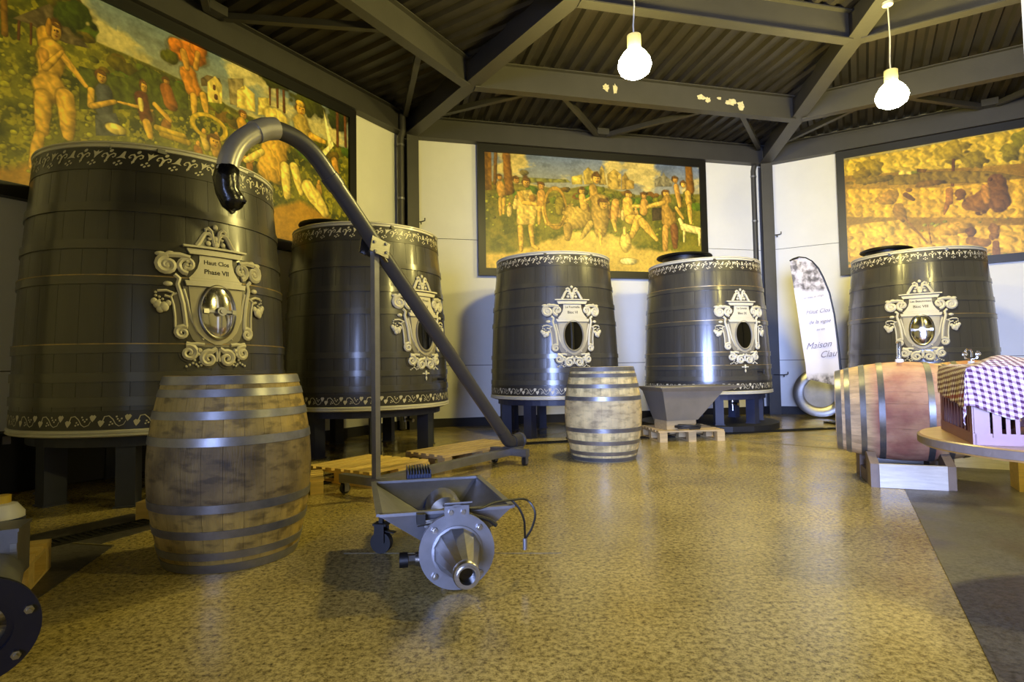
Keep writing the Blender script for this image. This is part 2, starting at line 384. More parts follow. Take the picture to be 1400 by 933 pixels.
for k in range(8):
    o = part('eave_beam', ibeam(P3(k, .06, .08, EAVE), P3(k, L-.06, .08, EAVE), .33, .14), MT['steel_paint'])
    tag(o, 'grey steel eave beam running along the top of the %s wall' % wn[k], 'beam', GB)
    for j, (dd, zz) in enumerate(((1.68, 4.455), (3.48, 4.545), (5.3, 4.63))):
        s0 = dd*t22+.07; hh = EAVE+.335+SLOPE*dd-zz
        o = part('purlin', ibeam(P3(k, s0, dd, zz), P3(k, L-s0, dd, zz), hh, .13), MT['steel_paint'])
        tag(o, 'grey steel purlin parallel to the %s wall, %s ring from the wall' % (wn[k], ('outermost', 'middle', 'innermost')[j]), 'beam', GB)
        if k == 1 and j == 0:
            for s_, zc, w_, h_ in ((2.57, .2, .13, .13), (2.70, .19, .08, .15), (4.02, .21, .17, .09), (4.12, .18, .1, .09), (4.50, .18, .2, .11), (4.66, .15, .15, .15), (4.3, .22, .08, .05)):
                pts = []
                for t in range(16):
                    a_ = 2*pi*t/16; rr = random.uniform(.55, 1.1); pts.append((s_+math.cos(a_)*w_/2*rr, zc+math.sin(a_)*h_/2*rr))
                fb = MB().prism(pts, .0062, .0085, lambda X, Y, Z, _z=zz, _k=k, _d=dd: P3(_k, X, _d+Z, _z+Y))
                part('bare_patch', fb, MT['flake'], o)
    # hips
    v = VERT[k]; dr = (CEN-v).normalized(); a3 = Vector((v.x+dr.x*.05, v.y+dr.y*.05, EAVE-.005)); b3 = Vector((CEN.x-dr.x*.1, CEN.y-dr.y*.1, EAVE-.005+SLOPE*AP))
    o = part('hip_rafter', ibeam(a3, b3, .40, .19, .018), MT['steel_paint'])
    tag(o, 'dark steel hip rafter rising from the column between the %s and %s walls' % (wn[k-1], wn[k]), 'beam', GB)
    # columns
    col = v+dr*.13
    mb = MB(); aa = math.atan2(dr.y, dr.x)
    mb.box((col.x, col.y, 2.19), (.19, .014, 4.38), RZ(aa))
    for s_ in (-1, 1):
        c_ = col+dr*.095*s_; mb.box((c_.x, c_.y, 2.19), (.014, .19, 4.38), RZ(aa))
    o = part('steel_column', mb, MT['steel_paint']); tag(o, 'dark grey steel column between the %s and %s walls' % (wn[k-1], wn[k]), 'column', 'steel columns')
    if k in (1, 2):
        pp = v+dr*.14 - rot2(dr, pi/2)*(-.0) ; sd = rot2(dr, -pi/2)*.2
        c_ = v+dr*.16+Vector((-DIRS[k].x, -DIRS[k].y))*.21 if k == 2 else v+dr*.12-DIRS[0]*.2
        o = part('rain_pipe', MB().tube([(c_.x, c_.y, .02), (c_.x, c_.y, 4.3), (c_.x+.03, c_.y, 4.42), (c_.x+.03, c_.y, 4.66)], .05, 12), MT['steel_paint'], smooth=True)
        tag(o, 'round grey pipe running up beside the column left of the %s painting' % ('middle' if k == 1 else 'right'), 'pipe', 'rain pipes')
        for zc in (1.3, 3.4, 4.2): part('pipe_clip', MB().lathe([(.052, -.015), (.058, -.015), (.058, .015), (.052, .015)], 12, c=(c_.x, c_.y, zc), closed=True), MT['steel_dull'], o, True)
# wind braces in the roof plane
for k in (0, 1, 2):
    mb = MB()
    for j, (s0, s1) in enumerate(((L/2-.1, 1.95), (L/2+.1, 4.2), (L-.2, 4.7), (.2, 1.6))):
        o = part('wind_brace', MB().bar(P3(k, s0, .17, EAVE+.27), P3(k, s1, 1.62, 4.55), .07, .07), MT['steel_paint'])
        tag(o, 'thin grey brace from the %s eave beam, %s' % (wn[k], ('left arm of the V', 'right arm of the V', 'short, right end', 'short, left end')[j]), 'brace', 'wind braces')
    o = part('gusset_plate', MB().box(P3(k, L/2, .17, EAVE+.3), (.2, .12, .1), RZ(math.atan2(DIRS[k].y, DIRS[k].x))), MT['steel_paint']); tag(o, 'small steel plate joining two braces on the %s eave beam' % wn[k], 'plate', 'brace plates')
# little hooks on the columns and walls
for x_, y_, z_, lab in ((4.64, 10.06, 3.13, 'upper iron hook right of the column beside the feather banner'), (4.60, 9.92, .68, 'lower iron hook right of the column beside the feather banner'), (-1.37, 8.58, 3.09, 'iron hook right of the column above the second tank')):
    mb = MB(); mb.tube([(x_, y_, z_), (x_+.06, y_-.03, z_), (x_+.1, y_-.04, z_+.01), (x_+.1, y_-.04, z_+.05)], .009, 6); mb.tube([(x_+.04, y_-.02, z_), (x_+.04, y_-.02, z_-.04)], .009, 6)
    mb.tube([(x_-.1, y_+.06, z_), (x_, y_, z_)], .009, 6)
    tag(part('wall_hook', mb, MT['dark'], None, True), lab, 'hook', 'iron hooks')

# ------------------------------------------------------------------ pendant lamps
def pendant(x, y, ztop, z, label):
    t = thing('pendant_lamp', label, 'lamp', (x, y, z), 0, 'pendant lamps under the roof')
    part('ceiling_plate', MB().lathe([(0, ztop-z), (.05, ztop-z), (.05, ztop-z-.03), (0, ztop-z-.035)], 16), MT['white_plastic'], t, True)
    part('cord', MB().tube([(0, 0, ztop-z-.02), (.012, .005, (ztop-z)*.6), (-.004, 0, .32), (0, 0, .2)], .007, 6), MT['white_plastic'], t, True)
    part('lamp_socket', MB().lathe([(0, .24), (.03, .24), (.062, .225), (.062, .1), (.05, .1)], 20), MT['pale_pipe'], t, True)
    part('globe', MB().lathe([(.0, .1), (.06, .1), (.1, .06), (.138, .0), (.15, -.05), (.13, -.11), (.08, -.145), (0, -.155)], 24), MT['lamp'], t, True)
pendant(1.147, 5.09, 4.5, 3.62+.02, 'glowing pendant lamp in front of the middle painting, left of the two')
pendant(3.93, 5.8, 4.585, 3.62+.02, 'glowing pendant lamp hanging from the hip rafter, right of the two')
for x_, y_, l_ in ((3.9, 1.4, 'glowing pendant lamp over the right side beyond the white pillar'),):
    pendant(x_, y_, 4.56, 3.64, l_)

# ------------------------------------------------------------------ paintings (oil murals in black frames): painted canvas as coloured vertices
rng = np.random.RandomState(5)
def vnoise(X, Y, fx, fy, seed):
    r = np.random.RandomState(seed); g = r.rand(64, 64)
    x = X*fx % 63; y = Y*fy % 63; xi = x.astype(int); yi = y.astype(int); a = x-xi; b = y-yi
    a = a*a*(3-2*a); b = b*b*(3-2*b)
    x1 = (xi+1) % 64; y1 = (yi+1) % 64
    return (g[yi, xi]*(1-a)+g[yi, x1]*a)*(1-b)+(g[y1, xi]*(1-a)+g[y1, x1]*a)*b
def fbm(X, Y, f, seed, o=4):
    s = 0; a = .5; t = 0
    for i in range(o): s = s+a*vnoise(X+i*3.1, Y+i*1.7, f*2**i, f*2**i, seed+i); t += a; a *= .55
    return s/t
def paint(W, Hh, nx, ny, figs, sky, ground, hor, seed, style):
    X, Y = np.meshgrid(np.linspace(0, W, nx), np.linspace(0, Hh, ny))
    horz = np.interp(X, [h_[0] for h_ in hor], [h_[1] for h_ in hor]) + .03*(fbm(X, Y*0, 3, seed)-.5)
    C = np.zeros((ny, nx, 3))
    n1 = fbm(X, Y*1.8, 2.2, seed+10, 5); cl = np.clip((n1-.45)/.14, 0, 1)[..., None]
    skyc = np.array(sky[0])*(1-cl)+np.array(sky[1])*cl
    skyc = skyc*(1-.18*np.clip((.55-fbm(X, Y*2, 5, seed+20))*4, 0, 1))[..., None]
    near = np.clip(1-(Y-horz)/.5, 0, 1)[..., None]; skyc = skyc*(1-.45*near)+np.array(sky[2])*.45*near
    n2 = fbm(X, Y, 5, seed+30, 5); n3 = fbm(X, Y, 18, seed+40, 3)
    g0, g1, g2 = [np.array(c) for c in ground[:3]]
    t = np.clip((n2-.36)/.28, 0, 1)[..., None]; gc = g0*(1-t)+g1*t
    leaf = np.clip((n3-.56)/.08, 0, 1)[..., None]*style['leaf']; gc = gc*(1-leaf)+g2*leaf
    lo = np.interp(X, [h_[0] for h_ in style['low']], [h_[1] for h_ in style['low']])
    m = np.clip((lo-Y+.1*(n2-.5))/.06, 0, 1)[..., None]; lc = np.array(style['lowc'])*(.78+.4*n2[..., None]); gc = gc*(1-m)+lc*m
    fld = np.clip(((horz-Y)/.25), 0, 1)[..., None]; band = (np.sin((horz-Y)*70+6*n2)*.5+.5)[..., None]
    gc = gc*fld+(1-fld)*(gc*.55+np.array(style['far'])*.45)*(.85+.25*band)
    s = np.clip((Y-horz)/.012, 0, 1)[..., None]; C = gc*(1-s)+skyc*s
    wobF = (fbm(X, Y, 14, seed+50, 2)-.5)
    def draw(fg, outline=True):
        nonlocal C
        if fg[0] == 'l': xs = (fg[1], fg[3]); ys = (fg[2], fg[4]); pad = max(fg[5], fg[6])*1.5
        elif fg[0] in 'eo': xs = (fg[1]-fg[3], fg[1]+fg[3]); ys = (fg[2]-fg[4], fg[2]+fg[4]); pad = max(fg[3], fg[4])*.5
        else: xs = [p_[0] for p_ in fg[1]]; ys = [p_[1] for p_ in fg[1]]; pad = .04
        i0 = max(0, int((min(xs)-pad)/W*(nx-1))); i1 = min(nx, int((max(xs)+pad)/W*(nx-1))+2); j0 = max(0, int((min(ys)-pad)/Hh*(ny-1))); j1 = min(ny, int((max(ys)+pad)/Hh*(ny-1))+2)
        if i1 <= i0 or j1 <= j0: return
        x = X[j0:j1, i0:i1]; y = Y[j0:j1, i0:i1]; wob = wobF[j0:j1, i0:i1]; c_ = C[j0:j1, i0:i1]
        if fg[0] == 'l':
            _, x0, y0, x1, y1, ra, rb, c = fg; dx, dy = x1-x0, y1-y0; q_ = dx*dx+dy*dy+1e-9
            t = np.clip(((x-x0)*dx+(y-y0)*dy)/q_, 0, 1); d = np.hypot(x-x0-t*dx, y-y0-t*dy)
            r = (ra*(1-t)+rb*t)*(1+.16*np.sin(t*pi)*(1 if ra > rb else -.3)); D = d/r+wob*.3; side = ((x-x0-t*dx)*.8-(y-y0-t*dy)*.5)/r
        elif fg[0] in 'eo':
            x0, y0, rx, ry = fg[1:5]; c = fg[-1]; D = np.hypot((x-x0)/rx, (y-y0)/ry)
            rough = .9 if (c[1] >= c[0]-45 and c[0] < 190 and max(rx, ry) > .06) else .25
            D = D+wob*rough; side = .8*(x-x0)/rx-.5*(y-y0)/ry
            if fg[0] == 'o': D = 1+(np.abs(np.hypot((x-x0)/rx, (y-y0)/ry)-1)*min(rx, ry)/fg[5]-1); side = D*0
        else:
            pts = fg[1]; c = fg[2]; ins = np.zeros(x.shape, bool); dd = np.full(x.shape, 9.)
            for i in range(len(pts)):
                (xa, ya), (xb, yb) = pts[i], pts[(i+1) % len(pts)]
                if ya != yb: ins ^= ((ya > y) != (yb > y)) & (x < (xb-xa)*(y-ya)/(yb-ya)+xa)
                q_ = (xb-xa)**2+(yb-ya)**2+1e-9; t = np.clip(((x-xa)*(xb-xa)+(y-ya)*(yb-ya))/q_, 0, 1)
                dd = np.minimum(dd, np.hypot(x-xa-t*(xb-xa), y-ya-t*(yb-ya)))
            D = np.where(ins, 1-dd/.03, 1+dd/.03); D = np.where(D < 0, 0, D); side = .5*np.sin(x*40+wob*6)
        al = np.clip((1.0-D)/.14, 0, 1)[..., None]; outl = np.clip((1.16-D)/.1, 0, 1)[..., None]
        if style['line'] and outline and fg[0] != 'p': c_ = c_*(1-.28*outl)+np.array((70, 55, 20))*.28*outl
        mus = .10*np.sin((x*61+y*43)+wob*9)
        shade = (1.14-.2*np.clip(D, 0, 1)**2-.34*np.clip(side, -.3, 1)+.35*wob+mus)[..., None]
        C[j0:j1, i0:i1] = c_*(1-al)+np.array(c)*shade*al
    rs = np.random.RandomState(seed)
    for i in range(style.get('leaves', 0)):
        x0 = rs.uniform(*style['lx']); y0 = rs.uniform(*style['ly']); r_ = rs.uniform(.014, .034); g_ = rs.uniform(.7, 1.2)
        draw(('e', x0, y0, r_, r_*.8, (150*g_, 150*g_, 48*g_)))
    for i in range(style.get('bush', 0)):
        x0 = rs.uniform(0, W); yh = np.interp(x0, [h_[0] for h_ in hor], [h_[1] for h_ in hor]); r_ = rs.uniform(.03, .08)
        draw(('e', x0, yh-rs.uniform(.0, .25), r_*1.4, r_, (70+rs.uniform(0, 50), 76+rs.uniform(0, 40), 26)), False)
    for i in range(style.get('crowd', 0)):
        x0 = rs.uniform(.3, W-.3); y0 = rs.uniform(*style['cy']); h_ = rs.uniform(.09, .13); cc = [(190, 150, 80), (150, 105, 50), (120, 110, 60), (205, 180, 110)][i % 4]
        draw(('l', x0, y0, x0+rs.uniform(-.03, .03), y0-h_, .045, .035, cc)); draw(('e', x0, y0+.06, .026, .034, (195, 152, 78)))
    for fg in figs:
        head = fg[0] == 'e' and fg[-1][0]-fg[-1][2] > 100 and fg[-1][0] < 212 and .02 < fg[3] < .1 and fg[4] > fg[3] and fg[4] < .14
        if head: draw(('e', fg[1]-.01, fg[2]+fg[4]*.3, fg[3]*1.3, fg[4]*.95, (92, 62, 28)))
        draw(fg)
        if head:
            _, x0, y0, rx, ry, _c = fg
            for sx in (-.25, .45): draw(('e', x0+rx*sx, y0+ry*.08, rx*.16, ry*.09, (60, 38, 22)), False)
            draw(('l', x0+rx*.15, y0+ry*.05, x0+rx*.22, y0-ry*.28, rx*.1, rx*.12, (165, 118, 58)), False); draw(('e', x0+rx*.12, y0-ry*.5, rx*.3, ry*.08, (140, 70, 45)), False)
            draw(('l', x0-rx*.6, y0+ry*.75, x0+rx*.7, y0+ry*.6, rx*.4, rx*.3, (100, 70, 32)), False)
    C = C+10*(vnoise(X, Y, 90, 90, seed+70)[..., None]-.5)
    C = C*(.9+.22*fbm(X, Y, 30, seed+60, 2)[..., None])
    C = C*np.array(style.get('tint', (1, 1, 1)))
    return X, Y, np.clip(C, 0, 255)/255
mp = bpy.data.materials.new('oil_painting'); mp.use_nodes = True
_b = mp.node_tree.nodes['Principled BSDF']; _b.inputs['Roughness'].default_value = .42
_a = mp.node_tree.nodes.new('ShaderNodeVertexColor'); _a.layer_name = 'paint'
mp.node_tree.links.new(_a.outputs[0], _b.inputs['Base Color'])
def painting(k, s0, figs, label, nx, ny, **kw):
    Wd, Hd = 3.78, 1.85
    d = DIRS[k]; n = nin(d); o3 = P3(k, s0-.11, 0.0, 2.32)
    t = thing('framed_painting', label, 'painting', o3, math.atan2(d.y, d.x))
    X, Y, C = paint(Wd, Hd, nx, ny, figs, **kw)
    me = bpy.data.meshes.new('canvas'); nv = nx*ny
    co = np.zeros((ny, nx, 3)); co[..., 0] = X+.11; co[..., 1] = -.055; co[..., 2] = Y+.11
    me.vertices.add(nv); me.vertices.foreach_set('co', co.ravel())
    i = np.arange(nv).reshape(ny, nx); Q = np.stack([i[:-1, :-1], i[:-1, 1:], i[1:, 1:], i[1:, :-1]], -1).reshape(-1, 4)
    me.loops.add(Q.size); me.loops.foreach_set('vertex_index', Q.ravel().astype(np.int32))
    me.polygons.add(len(Q)); me.polygons.foreach_set('loop_start', np.arange(0, Q.size, 4, dtype=np.int32))
    me.update(calc_edges=True)
    at_ = me.color_attributes.new('paint', 'FLOAT_COLOR', 'POINT')
    lin = np.where(C <= .04045, C/12.92, ((C+.055)/1.055)**2.4); rgba = np.ones((nv, 4)); rgba[:, :3] = lin.reshape(-1, 3)
    at_.data.foreach_set('color', rgba.ravel()); me.materials.append(mp); me.validate()
    part('canvas', me, mp, t)
    part('backing_board', MB().box((Wd/2+.11, -.025, Hd/2+.11), (Wd+.04, .05, Hd+.04)), MT['black'], t)
    w_ = .115
    for c, dm in (((Wd/2+.11, -.045, w_/2), (Wd+.22, .09, w_)), ((Wd/2+.11, -.045, Hd+.22-w_/2), (Wd+.22, .09, w_)), ((w_/2, -.045, Hd/2+.11), (w_, .088, Hd+.22-2*w_)), ((Wd+.22-w_/2, -.045, Hd/2+.11), (w_, .088, Hd+.22-2*w_))):
        part('frame_rail', MB().box(c, dm), MT['black'], t)
    return t
PA = [('p',[(0.19,1.35),(0.44,1.61),(0.75,1.36),(0.56,1.32),(0.31,1.36)],(95,85,70)),('l',0.24,1.35,0.24,1.2,0.01,0.01,(95,60,35)),('l',0.32,1.37,0.32,1.2,0.01,0.01,(95,60,35)),('e',0.62,1.6,0.15,0.14,(60,75,20)),('l',0.14,1.48,0.15,1.2,0.025,0.025,(120,90,30)),('p',[(0.66,1.17),(1.04,1.22),(1.22,1.42),(1.42,1.38),(1.62,1.39),(1.63,1.14),(0.67,0.78)],(75,85,25)),('l',0.43,1.34,0.41,1.24,0.065,0.045,(190,150,60)),('l',0.47,1.22,0.45,1.01,0.09,0.085,(205,165,75)),('e',0.46,0.88,0.13,0.13,(205,165,75)),('l',0.41,0.79,0.41,0.5,0.065,0.045,(205,165,75)),('l',0.39,0.45,0.35,0.18,0.04,0.03,(205,165,75)),('l',0.57,0.86,0.59,0.52,0.07,0.045,(205,165,75)),('l',0.54,1.21,0.72,1.01,0.03,0.02,(205,165,75)),('l',0.41,1.17,0.42,1.05,0.035,0.025,(190,145,70)),('l',0.42,1.04,0.54,1.24,0.025,0.015,(205,165,75)),('e',0.49,1.39,0.04,0.08,(205,165,75)),('e',0.44,1.4,0.02,0.08,(175,130,50)),('e',0.5,1.4,0.01,0.01,(95,60,35)),('l',0.86,1.02,0.87,0.83,0.075,0.075,(75,80,105)),('p',[(0.79,0.78),(0.96,0.86),(1.05,0.67),(0.8,0.59)],(80,85,110)),('e',0.84,1.14,0.04,0.06,(205,165,75)),('l',0.76,0.99,0.76,0.85,0.03,0.03,(205,165,75)),('l',0.77,0.85,0.95,0.96,0.025,0.02,(205,165,75)),('e',0.96,0.71,0.09,0.05,(225,205,130)),('e',1.2,1.2,0.03,0.06,(205,165,75)),('l',1.18,1.09,1.22,0.91,0.065,0.065,(105,60,45)),('l',0.98,0.97,1.18,0.99,0.01,0.02,(205,165,75)),('l',1.23,0.86,1.26,0.74,0.04,0.03,(205,165,75)),('l',1.17,1.06,1.18,0.97,0.025,0.02,(225,205,130)),('e',1.41,1.34,0.03,0.04,(190,145,70)),('l',1.41,1.26,1.45,1.14,0.065,0.075,(150,95,40)),('l',1.3,1.07,1.45,0.96,0.025,0.02,(205,165,75)),('e',1.61,1.73,0.21,0.13,(195,120,40)),('e',1.49,1.76,0.08,0.07,(195,120,40)),('e',1.73,1.82,0.09,0.08,(195,120,40)),('e',1.44,1.61,0.08,0.07,(90,95,25)),('l',1.62,1.51,1.67,1.38,0.09,0.095,(200,135,50)),('l',1.57,1.72,1.61,1.57,0.035,0.03,(190,145,70)),('l',1.72,1.77,1.7,1.61,0.03,0.03,(190,145,70)),('l',1.68,1.3,1.69,1.08,0.04,0.02,(205,165,75)),('l',1.78,1.35,1.82,1.17,0.04,0.025,(205,165,75)),('p',[(1.75,1.52),(1.82,1.59),(1.96,1.61),(1.99,1.54),(1.76,1.44)],(110,95,75)),('p',[(1.82,1.51),(1.91,1.62),(1.99,1.55),(1.99,1.34),(1.83,1.3)],(225,205,130)),('p',[(2.05,1.65),(2.24,1.73),(2.25,1.41),(2.08,1.37)],(140,130,110)),('p',[(2.16,1.56),(2.25,1.66),(2.38,1.61),(2.39,1.4),(2.16,1.37)],(225,205,130)),('p',[(2.42,1.59),(2.57,1.64),(2.59,1.44),(2.42,1.38)],(200,185,120)),('l',1.9,1.5,1.9,1.47,0.015,0.015,(95,60,35)),('l',1.92,1.4,1.92,1.38,0.02,0.02,(95,60,35)),('o',1.85,1.04,0.18,0.12,0.02,(190,165,60)),('l',1.32,0.85,1.58,0.85,0.03,0.03,(185,160,60)),('l',1.37,0.8,1.63,0.8,0.03,0.03,(165,140,50)),('e',2.24,1.31,0.04,0.05,(190,145,70)),('l',2.22,1.22,2.25,1.14,0.065,0.08,(180,140,50)),('e',1.91,0.9,0.06,0.08,(205,165,75)),('l',2.15,0.81,2.34,0.84,0.04,0.04,(190,145,70)),('l',2.57,1.87,2.58,1.56,0.015,0.01,(95,60,35)),('l',2.67,1.92,2.68,1.57,0.02,0.015,(95,60,35)),('l',2.76,1.89,2.77,1.55,0.02,0.02,(95,60,35)),('e',2.64,1.87,0.2,0.09,(60,65,25)),('e',3.12,1.78,0.25,0.17,(70,75,30)),('e',3.59,1.82,0.2,0.21,(50,60,30)),('l',3.59,1.89,3.59,1.4,0.025,0.025,(95,60,35)),('l',3.72,1.87,3.73,1.44,0.025,0.025,(95,60,35)),('e',2.67,1.43,0.17,0.12,(225,205,130)),('l',2.67,1.23,2.6,0.83,0.19,0.2,(205,165,75)),('l',2.78,0.88,2.81,0.55,0.07,0.05,(225,205,130)),('l',2.91,0.92,3.01,0.63,0.065,0.04,(225,205,130)),('l',2.47,0.97,2.27,0.81,0.04,0.03,(225,205,130)),('e',3.01,1.67,0.07,0.09,(205,165,75)),('e',3.0,1.74,0.07,0.04,(215,180,80)),('l',3.01,1.5,3.08,1.3,0.12,0.135,(170,150,90)),('l',3.16,1.39,3.37,1.38,0.045,0.03,(205,165,75)),('p',[(3.35,1.83),(3.43,1.62),(3.53,1.38),(3.33,1.13),(3.22,1.15),(3.43,1.35)],(230,225,190)),('l',3.12,0.72,3.37,0.48,0.105,0.075,(225,205,130)),('l',3.54,1.17,3.58,0.91,0.06,0.06,(190,145,70))]
PB = [('p',[(-0.01,1.85),(0.12,1.85),(0.12,1.24),(0.01,1.23)],(120,85,30)),('l',0.19,1.83,0.17,1.36,0.03,0.03,(110,80,30)),('l',0.36,1.82,0.4,1.26,0.065,0.08,(130,90,35)),('e',0.64,1.56,0.08,0.04,(120,110,70)),('p',[(0.55,1.48),(1.38,1.49),(1.44,1.44),(0.52,1.38)],(120,120,60)),('p',[(1.44,1.54),(1.63,1.59),(1.64,1.42),(1.45,1.41)],(190,170,80)),('p',[(1.65,1.64),(1.74,1.72),(1.83,1.65),(1.83,1.43),(1.66,1.42)],(165,145,75)),('p',[(1.92,1.43),(1.94,1.69),(1.98,1.77),(2.02,1.69),(2.06,1.44)],(150,130,70)),('p',[(2.07,1.62),(2.2,1.72),(2.33,1.64),(2.31,1.37),(2.08,1.37)],(175,150,80)),('p',[(2.33,1.59),(2.4,1.67),(2.46,1.56),(2.56,1.53),(2.55,1.4),(2.32,1.37)],(150,125,65)),('p',[(2.93,1.59),(3.07,1.66),(3.1,1.73),(3.14,1.66),(3.28,1.58),(3.26,1.48),(2.93,1.46)],(120,115,100)),('e',0.25,1.45,0.04,0.05,(190,145,70)),('l',0.26,1.33,0.27,1.19,0.07,0.06,(190,145,70)),('l',0.25,1.11,0.25,0.85,0.03,0.02,(205,165,75)),('l',0.31,1.11,0.3,0.88,0.03,0.02,(205,165,75)),('e',0.52,1.42,0.05,0.06,(190,145,70)),('p',[(0.52,1.25),(0.75,1.29),(0.88,1.08),(0.8,0.72),(0.51,0.71)],(205,175,95)),('e',0.68,1.39,0.06,0.08,(190,150,70)),('l',0.57,1.21,0.63,1.07,0.04,0.035,(205,165,75)),('l',0.63,1.07,0.88,1.05,0.035,0.025,(205,165,75)),('e',0.78,1.15,0.06,0.06,(150,110,45)),('l',0.57,0.67,0.58,0.31,0.05,0.03,(205,165,75)),('l',0.74,0.69,0.77,0.39,0.045,0.03,(205,165,75)),('l',0.77,0.38,0.86,0.34,0.03,0.02,(205,165,75)),('e',0.93,1.35,0.05,0.07,(190,145,70)),('l',0.93,1.23,0.93,1.06,0.07,0.08,(190,145,70)),('l',0.89,1.0,0.88,0.74,0.04,0.02,(205,165,75)),('l',0.96,1.0,1.0,0.74,0.04,0.02,(205,165,75)),('e',1.24,1.22,0.05,0.06,(110,105,35)),('l',1.24,1.12,1.23,0.96,0.08,0.07,(140,125,45)),('o',1.16,1.01,0.18,0.32,0.02,(165,130,50)),('l',1.0,0.73,1.24,0.74,0.02,0.02,(170,140,60)),('l',1.24,0.75,1.37,1.02,0.02,0.02,(170,140,60)),('e',1.55,0.88,0.26,0.19,(185,155,75)),('l',1.36,0.7,1.36,0.53,0.075,0.05,(165,135,65)),('l',1.76,0.78,1.6,0.54,0.06,0.03,(190,160,80)),('e',1.62,1.31,0.05,0.06,(205,165,75)),('l',1.62,1.21,1.65,1.06,0.065,0.07,(205,165,75)),('l',1.66,1.15,1.8,1.22,0.025,0.025,(205,165,75)),('e',1.88,1.53,0.07,0.09,(205,165,75)),('l',1.81,1.37,1.85,1.22,0.07,0.095,(175,140,65)),('l',1.94,1.14,1.93,0.67,0.155,0.11,(165,135,65)),('e',2.0,1.11,0.08,0.09,(190,155,70)),('l',1.92,0.67,1.93,0.43,0.035,0.02,(205,165,75)),('l',2.21,1.15,2.17,0.85,0.075,0.055,(190,145,70)),('l',2.16,0.85,2.2,0.68,0.04,0.025,(205,165,75)),('e',2.45,1.29,0.06,0.07,(205,165,75)),('l',2.42,1.17,2.45,0.96,0.095,0.11,(205,165,75)),('e',2.51,0.88,0.15,0.09,(205,165,75)),('l',2.62,0.9,2.48,0.6,0.08,0.045,(205,165,75)),('l',2.68,0.85,2.94,0.56,0.075,0.035,(205,165,75)),('l',2.53,1.11,2.76,1.11,0.03,0.025,(205,165,75)),('e',2.37,0.5,0.1,0.17,(220,190,100)),('l',2.36,0.73,2.36,0.64,0.03,0.035,(220,190,100)),('e',2.42,0.18,0.16,0.06,(215,200,140)),('e',2.73,1.29,0.05,0.06,(190,145,70)),('l',2.73,1.18,2.71,1.03,0.07,0.08,(190,145,70)),('p',[(2.87,1.1),(3.08,1.11),(3.06,0.9),(2.86,0.87)],(60,50,35)),('e',3.14,1.35,0.06,0.07,(205,165,75)),('l',3.17,1.2,3.18,0.9,0.13,0.145,(165,130,60)),('l',3.09,1.2,2.79,1.11,0.04,0.03,(205,165,75)),('e',3.3,1.21,0.13,0.15,(95,95,40)),('l',3.11,0.77,3.09,0.41,0.06,0.045,(190,145,70)),('l',3.27,0.78,3.28,0.45,0.075,0.045,(120,80,45)),('l',3.32,1.12,3.45,0.94,0.03,0.02,(205,165,75)),('l',3.38,0.92,3.43,0.82,0.035,0.05,(225,205,130)),('l',3.46,0.79,3.75,0.74,0.07,0.07,(225,205,130)),('l',3.46,0.73,3.45,0.54,0.025,0.015,(225,205,130)),('l',3.75,0.74,3.74,0.49,0.03,0.015,(225,205,130)),('l',3.58,1.83,3.6,1.44,0.07,0.085,(130,90,35)),('e',3.47,1.53,0.05,0.06,(205,165,75)),('l',3.55,1.38,3.56,1.22,0.06,0.065,(205,165,75)),('l',3.57,1.16,3.59,0.87,0.045,0.03,(205,165,75)),('e',3.32,1.6,0.05,0.06,(190,145,70)),('l',3.33,1.49,3.39,1.15,0.05,0.035,(190,145,70))]
